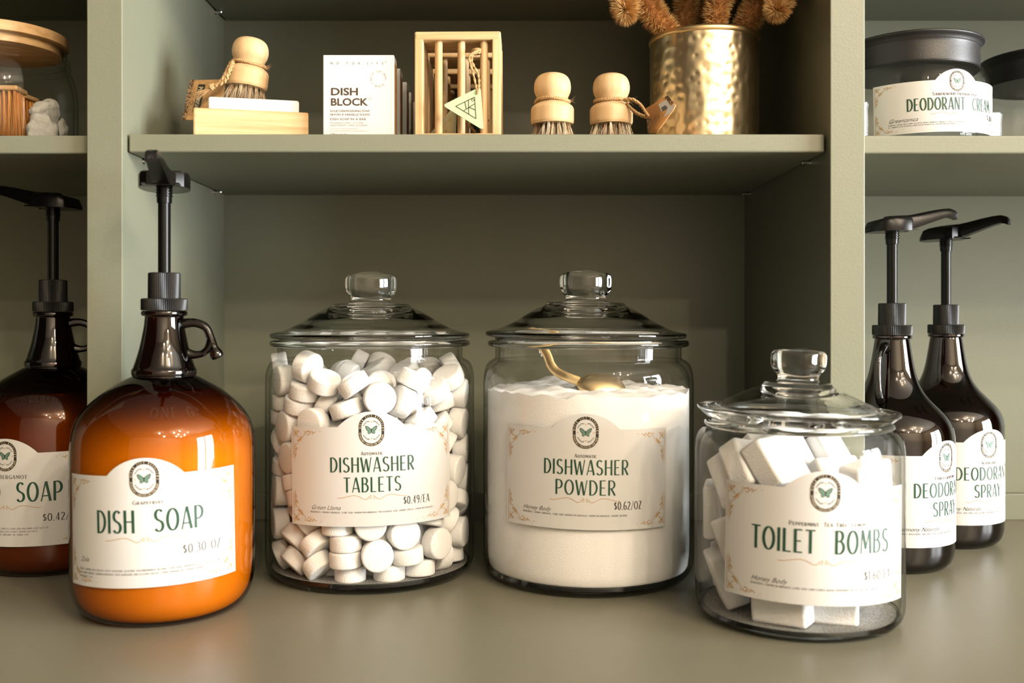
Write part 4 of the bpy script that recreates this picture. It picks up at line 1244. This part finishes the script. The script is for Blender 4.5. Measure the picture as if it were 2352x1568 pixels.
# boxes of dish soap bars in a receding row
BW, BHT, BD = .0620, .0747, .0215
for k, (D, dx, rz) in enumerate(((.870, 0, 0), (.917, .0002, 0), (.969, .0012, .01), (1.0137, .0010, 0), (1.058, .0012, .01))):
    lab = ('white soap box with bold brown lettering at the front of the row', 'second white soap box, just behind the lettered front box', 'third soap box in the row behind the lettered front box',
           'fourth soap box in the row, a thin edge showing', 'rearmost soap box of the row, in shadow')[k]
    x1 = -.0985 + dx
    t = thing('soap_box', lab, 'box', (x1 - BW / 2, D - D0, ZS), (0, 0, rz), 'boxed dish soap bars in a row')
    c = MB().box((-BW / 2, 0, 0), (BW / 2, BD, BHT)).build('carton', WHITEC, t, smooth=False, bevel=.0005)
    sd = MB()
    sd.box((BW / 2, .0016, .002), (BW / 2 + .00015, BD - .0012, BHT - .006))
    sd.build('side_print', KRAFT, t, smooth=False)
    pr_ = MB()
    mp = Plane((-BW / 2, -.00012, BHT), (1, 0, 0), (0, 0, 1))
    q = BW / 1140.0
    for (tx, x, y, cap, x2, bold, mi) in (('DISH', 117, 830, 118, 560, .035, 0), ('BLOCK', 117, 996, 118, 722, .035, 0), ('SOLID DISHWASHING SOAP', 113, 1101, 34, 748, .012, 1),
                                          ('SAVON À VAISSELLE SOLIDE', 113, 1159, 34, 754, .012, 1), ('DISH SOAP IN A BAR', 111, 1234, 40, 695, .0, 1), ('FRAGRANCE-FREE + DYE-FREE', 111, 1290, 28, 648, .0, 2),
                                          ('SANS PARFUM + SANS COLORANT', 111, 1329, 28, 726, .0, 2), ('WITH PLANT BASED INGREDIENTS', 111, 1378, 22, 576, 0, 3),
                                          ("AVEC DES INGRÉDIENTS D'ORIGINE VÉGÉTALE", 111, 1417, 22, 726, 0, 3), ('170 g / 6 oz', 111, 1475, 34, 380, .0, 1)):
        if k and cap < 100:
            continue
        vf = builtin_text(tx, cap * q / .72, bold * cap * q, 0, (x2 - x) * q + 0.0)
        ink_mesh(pr_, mp, vf, x * q, -(y - 185) * q, .0, mi)
    if k == 0:
        for ch, x in zip('NOTOXLIFE', (140, 235, 392, 485, 580, 727, 803, 880, 968)):
            ink_mesh(pr_, mp, builtin_text(ch, 38 * q / .72, -.0005 * q), (x - 22) * q, -(337 - 185) * q, 0, 1)
        ring_t = "CUTS GREASE   ÉLIMINE LA GRAISSE  "
        for j, ch in enumerate(ring_t):
            a = math.radians(100 - j * 360 / len(ring_t))
            vs_, fs_ = builtin_text(ch, 30 * q / .72)
            cx_, cy_ = (890 + 118 * math.cos(a)) * q, (-(570 - 185) + 118 * math.sin(a)) * q
            ca, sa = math.cos(a - PI / 2), math.sin(a - PI / 2)
            ink_mesh(pr_, mp, ([(x * ca - y * sa, x * sa + y * ca) for x, y in [(x - 10 * q, y - 12 * q) for x, y in vs_]], fs_), cx_, cy_, 0, 2)
        for (cx_, cy_, r_) in ((755, 885, 22), (1012, 295, 9)):
            for qd in stroke(_arc(0, 0, r_ * q, r_ * q, 0, 360, 20), 5 * q):
                pr_.add([mp(cx_ * q + x, -(cy_ - 185) * q + y, 0) for x, y in qd], [(0, 1, 2, 3)], 2)
    pr_.build('front_print', [BROWNI, mat('box_ink', (.10, .085, .065), .5), mat('box_ink_grey', (.30, .28, .25), .5), mat('box_ink_pale', (.52, .50, .47), .5)], t, smooth=False)

# bamboo racks standing on edge, one behind another
RW, RH, RD = .0748, .0932, .0440
racks = []
for k, (D, dx, rz) in enumerate(((.8620, 0, -.02), (.9200, .0012, .0), (.9830, .0004, .01), (1.0450, .0010, 0))):
    lab = ('bamboo rack of upright rods at the front, a mint tag hanging on it', 'bamboo rack directly behind the front one, with an olive tag inside', 'third bamboo rack in the receding row',
           'rearmost bamboo rack of the receding row')[k]
    t = thing('bamboo_rack', lab, 'rack', (-.0426 + dx, D - D0, ZS), (0, 0, rz), 'bamboo racks in a receding row')
    ft = .0075
    secs = []
    mb = MB()
    for (lo, hi) in (((-RW / 2, 0, RH - ft), (RW / 2, RD, RH)), ((-RW / 2, 0, 0), (RW / 2, RD, .0050))):
        MB().box(lo, hi).build('rail', BAMBOO, t, smooth=False, bevel=.0014)
    for sg in (-1, 1):
        MB().box((sg * RW / 2 - (ft if sg > 0 else 0), .0002, .003), (sg * RW / 2 + (ft if sg < 0 else 0), RD - .0002, RH - .003)).build('side_board', BAMBOOV, t, smooth=False, bevel=.0010)
    for j, x in enumerate((-.0148, .0050, .0248)):
        r_ = MB().lathe([(.0034, .004), (.0034, RH - ft + .001)], 20, M=Matrix.Translation((x - .0022, .0070, 0)), cap0=True, cap1=True).build('rod', BAMBOOV, t)
    racks.append(t)


def tri_tag(parent, pts3, m_, line_m, name='card_tag'):
    """Rounded triangular card through three world points (parent space), with a fine line drawing."""
    inv_ = (Matrix.Translation(parent.location) @ parent.rotation_euler.to_matrix().to_4x4()).inverted()
    A, B, D_ = [inv_ @ p for p in pts3]
    nrm_ = (B - A).cross(D_ - A).normalized()
    if nrm_.y > 0:
        nrm_ = -nrm_
    cen = (A + B + D_) / 3
    out = []
    for p, q, r in ((A, B, D_), (B, D_, A), (D_, A, B)):
        for j in range(6):
            f = j / 5
            a_ = p + (r - p) * .10
            b_ = p + (q - p) * .10
            out.append((1 - f) ** 2 * a_ + 2 * f * (1 - f) * p + f * f * b_)
    n_ = len(out)
    mb_ = MB().add([v + nrm_ * .0005 for v in out] + [v - nrm_ * .0005 for v in out],
                   [tuple(range(n_)) if (B - A).cross(D_ - A).dot(nrm_) > 0 else tuple(range(n_ - 1, -1, -1)), tuple(range(2 * n_ - 1, n_ - 1, -1))] + [(i, (i + 1) % n_, n_ + (i + 1) % n_, n_ + i) for i in range(n_)])
    o_ = mb_.build(name, m_, parent, smooth=False)
    lm = MB()
    bar = lambda a, b, c: A * a + B * b + D_ * c + nrm_ * .0007
    a, b, c = (.66, .17, .17), (.17, .66, .17), (.17, .17, .66)
    mid = lambda p, q, f: tuple(p[i] + (q[i] - p[i]) * f for i in range(3))
    segs = [(a, b), (b, c), (c, a), (mid(a, b, .68), mid(c, a, .36)), (mid(b, c, .30), mid(c, a, .62)), (mid(b, c, .60), mid(mid(a, b, .68), mid(c, a, .36), .5)), (mid(a, b, .48), mid(mid(b, c, .30), mid(c, a, .62), .75))]
    for p, q in segs:
        P0, P1 = bar(*p), bar(*q)
        d = (P1 - P0).normalized().cross(nrm_) * .00030
        lm.add([P0 - d, P1 - d, P1 + d, P0 + d], [(0, 1, 2, 3)])
    cc = bar(*mid(mid(a, b, .80), mid(b, c, .18), .5))
    ux, uy = (B - D_).normalized(), (B - D_).normalized().cross(nrm_)
    for i in range(14):
        a0, a1 = 2 * PI * i / 14, 2 * PI * (i + 1) / 14
        lm.add([cc + (ux * math.cos(t_) + uy * math.sin(t_)) * r_ for t_, r_ in ((a0, .0009), (a1, .0009), (a1, .0013), (a0, .0013))], [(0, 1, 2, 3)])
    lm.build('line_drawing', line_m, o_, smooth=False)
    return inv_


iv = tri_tag(racks[0], [P(1016, 242, .852), P(1104, 199, .853), P(1111, 300, .850)], MINT, BROWNI)
mb = MB()
twine_path(mb, [iv @ P(1104, 117, .864), iv @ P(1092, 119, .860), iv @ P(1078, 132, .857), iv @ P(1086, 165, .855), iv @ P(1094, 200, .853), iv @ P(1098, 214, .8515)], .0007)
twine_path(mb, [iv @ P(1104, 121, .864), iv @ P(1088, 124, .860), iv @ P(1084, 142, .857), iv @ P(1098, 170, .855), iv @ P(1100, 198, .853), iv @ P(1096, 215, .8515)], .0007)
for k in range(3):
    c_ = iv @ P(1096, 116 + 3 * k, .8692)
    mb.tube([c_ + Vector((.0045 * math.cos(a / 10 * 2 * PI), .0045 * math.sin(a / 10 * 2 * PI), .0004 * math.sin(a))) for a in range(11)], .0009, 6)
mb.build('twine_loop', TWINE, racks[0], ang=80)
iv = tri_tag(racks[1], [P(976, 320, .905), P(1050, 236, .905), P(1046, 345, .905)], OLIVE, GOLDI)
mb = MB()
twine_path(mb, [iv @ P(1036, 252, .910), iv @ P(1060, 268, .9085), iv @ P(1080, 290, .9085), iv @ P(1092, 303, .9085)], .0010)
twine_path(mb, [iv @ P(1114, 232, .9145), iv @ P(1115, 258, .9145), iv @ P(1116, 282, .9145), iv @ P(1106, 300, .9145)], .0016)
mb.build('twine_loop', TWINE, racks[1], ang=80)

# hammered brass pot
GX, GY, _ = on(1617, .952)
t = thing('brass_pot', 'hammered brass pot holding the coconut fibre brushes', 'pot', (GX, GY, ZS))
m, nt, b = newmat('hammered_brass')
b.inputs['Base Color'].default_value = (0.94, 0.78, 0.50, 1)
b.inputs['Metallic'].default_value = 1.0
b.inputs['Roughness'].default_value = 0.31
vo = nt.nodes.new('ShaderNodeTexVoronoi')
vo.feature = 'SMOOTH_F1'
vo.inputs['Scale'].default_value = 115.0
vo.inputs['Randomness'].default_value = 0.75
nt.links.new(coords(nt), vo.inputs['Vector'])
bp = nt.nodes.new('ShaderNodeBump')
bp.inputs['Strength'].default_value = 0.55
bp.inputs['Distance'].default_value = 0.0022
nt.links.new(vo.outputs['Distance'], bp.inputs['Height'])
nt.links.new(bp.outputs['Normal'], b.inputs['Normal'])
BR = .0512
MB().lathe([(0, .0004), (BR - .002, 0), (BR, .002), (BR, .1070), (BR - .0016, .1070), (BR - .0018, .003), (0, .0024)], 96).build('wall', m, t, ang=40)
MB().lathe([(BR - .0016, .1062), (BR + .0004, .1060), (BR + .0012, .1068), (BR + .0014, .1090), (BR + .0008, .1108), (BR - .0004, .1116), (BR - .0020, .1112), (BR - .0022, .1080), (BR - .0016, .1062)], 96).build('rolled_rim', GOLD, t, ang=40)


def coir_brush(label, pts, r, nf, seed):
    rnd = random.Random(seed)
    c = cr(pts, 8)
    t = thing('bottle_brush', label, 'brush', tuple(c[0]), group='coconut fibre brushes in the brass pot')
    c = [p - c[0] for p in c]
    MB().tube(c, .0016, 8).build('wire_stem', BAMBOOV, t)
    mb = MB()
    L = [0.0]
    for a, b_ in zip(c, c[1:]):
        L.append(L[-1] + (b_ - a).length)
    zrim = ZS + .112 - t.location.z
    rr = lambda p: r * (.86 + .30 * min(1, max(0, (p.z - zrim) / .016)))
    for i in range(int(nf * 1.7)):
        d = (.22 + .78 * rnd.random()) * L[-1]
        k = max(j for j in range(len(L) - 1) if L[j] <= d)
        f = (d - L[k]) / (L[k + 1] - L[k])
        p = c[k].lerp(c[k + 1], f)
        tg_ = (c[k + 1] - c[k]).normalized()
        s = tg_.cross(Vector((.2, .3, .9))).normalized()
        u = s.cross(tg_)
        a = rnd.uniform(0, 2 * PI)
        dirv = (math.cos(a) * s + math.sin(a) * u + tg_ * rnd.gauss(0, .16)).normalized()
        mb.hair(p + dirv * rr(p) * .45, p + dirv * rr(p) * rnd.uniform(.86, 1.08), .00050, rnd.choice((0, 0, 0, 1, 1, 2)))
    # bristles at the tip fan out
    tip = rr(c[-1]) * 1.1
    for i in range(nf // 5):
        tg_ = (c[-1] - c[-2]).normalized()
        dv = Vector((rnd.gauss(0, 1), rnd.gauss(0, 1), rnd.gauss(0, 1)))
        dv = (dv.normalized() + tg_ * .55).normalized()
        mb.hair(c[-1], c[-1] + dv * tip * rnd.uniform(.85, 1.0), .00046, rnd.choice((0, 0, 1, 2)))
    mb.build('bristles', [COIR, COIRL, COIRD], t, smooth=False)
    # the dense packed middle of the fibres
    MB().tube(c, [rr(p) * .62 * min(1, (len(c) - 1 - i) / 5 + .25) for i, p in enumerate(c)], 16).build('fibre_core', COIRD, t)
    return t


def G(px, py, D):
    return P(px, py, D)


zi = ZS + .012
V = lambda dx, dy, z: Vector((GX + dx, GY + dy, z))
coir_brush('coconut fibre brush bent over the left rim of the brass pot', [V(-.026, -.006, zi), V(-.030, -.008, ZS + .085), V(-.0325, -.010, ZS + .113), G(1506, 40, .935), G(1487, 0, .930), G(1472, -50, .925), G(1448, -62, .918), G(1436, -20, .912), G(1437, 24, .908)], .0130, 4300, 11)
coir_brush('upright coconut fibre brush left of the middle of the brass pot', [V(-.012, .018, zi), V(-.014, .018, ZS + .09), G(1576, 20, .970), G(1585, -60, .970), G(1590, -110, .972)], .0125, 3200, 12)
coir_brush('coconut fibre brush leaning right in the middle of the brass pot', [V(.006, -.020, zi), V(.008, -.020, ZS + .09), G(1646, 24, .934), G(1676, -40, .934), G(1700, -100, .936)], .0122, 3200, 13)
coir_brush('coconut fibre brush behind the others in the brass pot', [V(.010, .032, zi), V(.010, .034, ZS + .09), G(1626, 10, .988), G(1630, -80, .99)], .0115, 2400, 14)
coir_brush('coconut fibre brush curling over the right rim of the brass pot', [V(.032, .004, zi), V(.035, .000, ZS + .090), V(.0352, -.002, ZS + .114), G(1728, 30, .943), G(1752, -10, .938), G(1778, -52, .925), G(1796, -44, .905), G(1793, 0, .895), G(1784, 24, .885)], .0130, 4600, 15)

# ------------------------------------------------------------------ right-hand shelf: black lidded jars
ZR = ZS1 - .0014
CW = [(.062, .0030), (.0665, .0058), (.0684, .0110), (.0688, .0180), (.0688, .0520), (.0684, .0600), (.0670, .0680), (.0640, .0745), (.0605, .0785), (.0585, .0800)]
CI = [(.060, .0066), (.0640, .0090), (.0655, .0140), (.0657, .0520), (.0652, .0595), (.0638, .0665), (.0610, .0722), (.0575, .0765)]
CLIDP = [(0, .0780), (.0588, .0780), (.0592, .0800), (.0592, .0960), (.0598, .0985), (.0610, .1010), (.0628, .1030), (.0634, .1042), (.0628, .1052), (.0600, .1054), (.030, .1058), (0, .1060)]


def cream_jar(label, loc, lab):
    t = thing('cream_jar', label, 'jar', loc, group='black lidded glass jars on the shelf')
    MB().lathe(prof(CW, 4), 96).build('glass_body', GLASS, t, ang=60)
    MB().lathe(prof(CI, 4), 96).build('inner_wall', GLASS_IN, t, ang=60)
    MB().lathe([(0, .0016), (.050, .0004), (.058, .0002), (.0615, .0030), (.0600, .0064), (.050, .0052), (0, .0050)], 80).build('glass_base', SOLIDB, t, ang=50)
    l = MB().lathe(prof(CLIDP[1:-1], 3), 96).lathe([(0, .0780), (.0588, .0780)], 96).lathe([(.030, .1058), (0, .1060)], 96).build('lid', BLACKM, t, ang=50)
    MB().lathe([(.0225, .1055), (.0235, .1068), (.0235, .1088), (.0225, .1102), (0, .1108)], 56).build('lid_knob', BLACKM, l, ang=40)
    if lab:
        paper_label(t, Cyl(.0688, lab, .0120, 1.2, .025), heads=[('DEODORANT  CREAM', .004, .0250, .0112, .0880)], subtitle=('Sandalwood Frankincense', .0035, .0338, .0029, .0440),
                    price=('$2.38/OZ', .050, .0148, .0050, .0150), script=('Greentanica', -.0560, .0106, .0050),
                    fine=('INGREDIENTS: GARCINIA INDICA (KOKUM) SEED BUTTER, MARANTA ARUNDINACEA (ARROWROOT) POWDER, BUTYROSPERMUM PARKII',
                          'OIL, THEOBROMA CACAO, HELIANTHUS ANNUUS SEED WAX, BOSWELLIA OIL, SANTALUM ALBUM AND FRANKINCENSE OILS'),
                    w=.1390, h=.0460, dome=.0098, dw=.0200, emb=(.0040, .0450), k=.70, fl=(.0165, .040), fx=-.056, fv=.0082)
    return t


cream_jar('glass jar with black lid labelled DEODORANT CREAM on the shelf', (.3880, .1230, ZR), 7.5)
cream_jar('glass jar with black lid cut off by the photo edge beside DEODORANT CREAM', (.5440, .1700, ZR), None)

# ------------------------------------------------------------------ left-hand shelf: wooden lidded jar
MX, MY = -.4680, .0900
t = thing('storage_jar', 'glass jar with round wooden lid holding orange bristle brushes', 'jar', (MX, MY, ZR))
MW = [(.056, .0024), (.0630, .0056), (.0656, .0120), (.0664, .0220), (.0664, .0480), (.0656, .0580), (.0634, .0680), (.0602, .0750), (.0582, .0772), (.0590, .0792), (.0602, .0806), (.0590, .0822), (.0574, .0836), (.0586, .0850), (.0598, .0864), (.0586, .0880), (.0566, .0894), (.0562, .0960), (.0566, .0978)]
MB().lathe(prof(MW, 4), 96).build('glass_body', GLASS, t, ang=70)
MB().lathe(prof([(max(r - .0034, 0), z + (.003 if z < .03 else -.0006)) for r, z in MW], 4), 96).build('inner_wall', GLASS_IN, t, ang=70)
MB().lathe([(0, .0016), (.046, .0004), (.053, .0002), (.0570, .0026), (.0545, .0064), (.046, .0052), (0, .0050)], 80).build('glass_base', SOLIDB, t, ang=50)
MB().lathe([(0, .0902), (.0520, .0902), (.0524, .0976), (.0572, .0978), (.0580, .0984), (.0580, .1066), (.0572, .1074), (0, .1078)], 96).build('wooden_lid', LIDWOOD, t, ang=40)

# brushes in that jar: a wooden back with orange bristles hanging down
for k, (dx, dy, rz, lab) in enumerate(((-.0060, -.0150, .06, 'orange bristle brush with wooden back nearest the front of the jar'), (-.012, .0220, -.10, 'orange bristle brush with wooden back behind the first one'))):
    t = thing('nail_brush', lab, 'brush', (MX + dx, MY + dy, ZR + .0062), (0, 0, rz), 'orange brushes in the wooden lidded jar')
    MB().box((-.0330, -.0120, .0450), (.0330, .0120, .0495)).build('back', LIDWOOD, t, smooth=False, bevel=.0014)
    rnd = random.Random(40 + k)
    mb = MB()
    for i in range(13):
        for j in range(5):
            bx_, by_ = -.0300 + i * .0050, -.0092 + j * .0046
            for q in range(14):
                x, y = bx_ + rnd.gauss(0, .0007), by_ + rnd.gauss(0, .0007)
                mb.hair((x, y, .0452), (x + rnd.gauss(.0012, .0010), y + rnd.gauss(0, .0010), rnd.uniform(.0002, .0016)), .00034, rnd.choice((0, 0, 1, 2)))
    mb.build('bristles', [mat('orange_bristle', (.72, .27, .04), .5), mat('pale_orange_bristle', (.78, .42, .12), .5), COIRD], t, smooth=False)
# pale frosted pads
for k, (dx, dy, dz, r, a, b_, lab) in enumerate(((.0490, -.0140, .0185, .0135, .5, .2, 'pale frosted pad lying low at the right in the jar'), (.0470, .0160, .0195, .0145, -.4, .5, 'pale frosted pad leaning behind the low one'),
                                                 (.0455, .0010, .0350, .0135, .9, -.3, 'pale frosted pad on top of the other two'))):
    mb = MB()
    rn = random.Random(60 + k)
    ph = [rn.uniform(0, 6) for _ in range(4)]
    mb.lathe(prof([(0, -.0070), (r * .7, -.0068), (r * .95, -.0040), (r, 0), (r * .95, .0040), (r * .7, .0068), (0, .0070)], 3), 40, fn=lambda a_, z, i: 1 + .10 * math.sin(3 * a_ + ph[0]) + .06 * math.sin(7 * a_ + ph[1] + z * 300))
    o = mb.build('pad', LOOFAH, None, ang=80)
    o.location = (MX + dx - .004, MY + dy, ZR + dz)
    o.rotation_euler = (PI / 2 + a * .4, b_, a)
    tag(o, lab, 'pad', 'pale pads in the wooden lidded jar')
o = MB().box((-.040, -.028, 0), (.040, .028, .0042)).build('red_card_box', REDC, None, smooth=False, bevel=.0005)
o.location = (MX - .024, MY - .012, ZR + .1080)
o.rotation_euler = (0, 0, -.25)
tag(o, 'flat dark red card box lying on the wooden jar lid', 'box')
o = MB().lathe([(0, 0), (.0052, 0), (.0056, .0010), (.0050, .0024), (0, .0026)], 20).build('copper_disc', mat('copper', (.55, .19, .05), .35, metal=.6), None)
o.location = (MX + .0410, MY + .008, ZR + .1078)
tag(o, 'tiny copper coloured disc on the right of the wooden lid', 'disc')
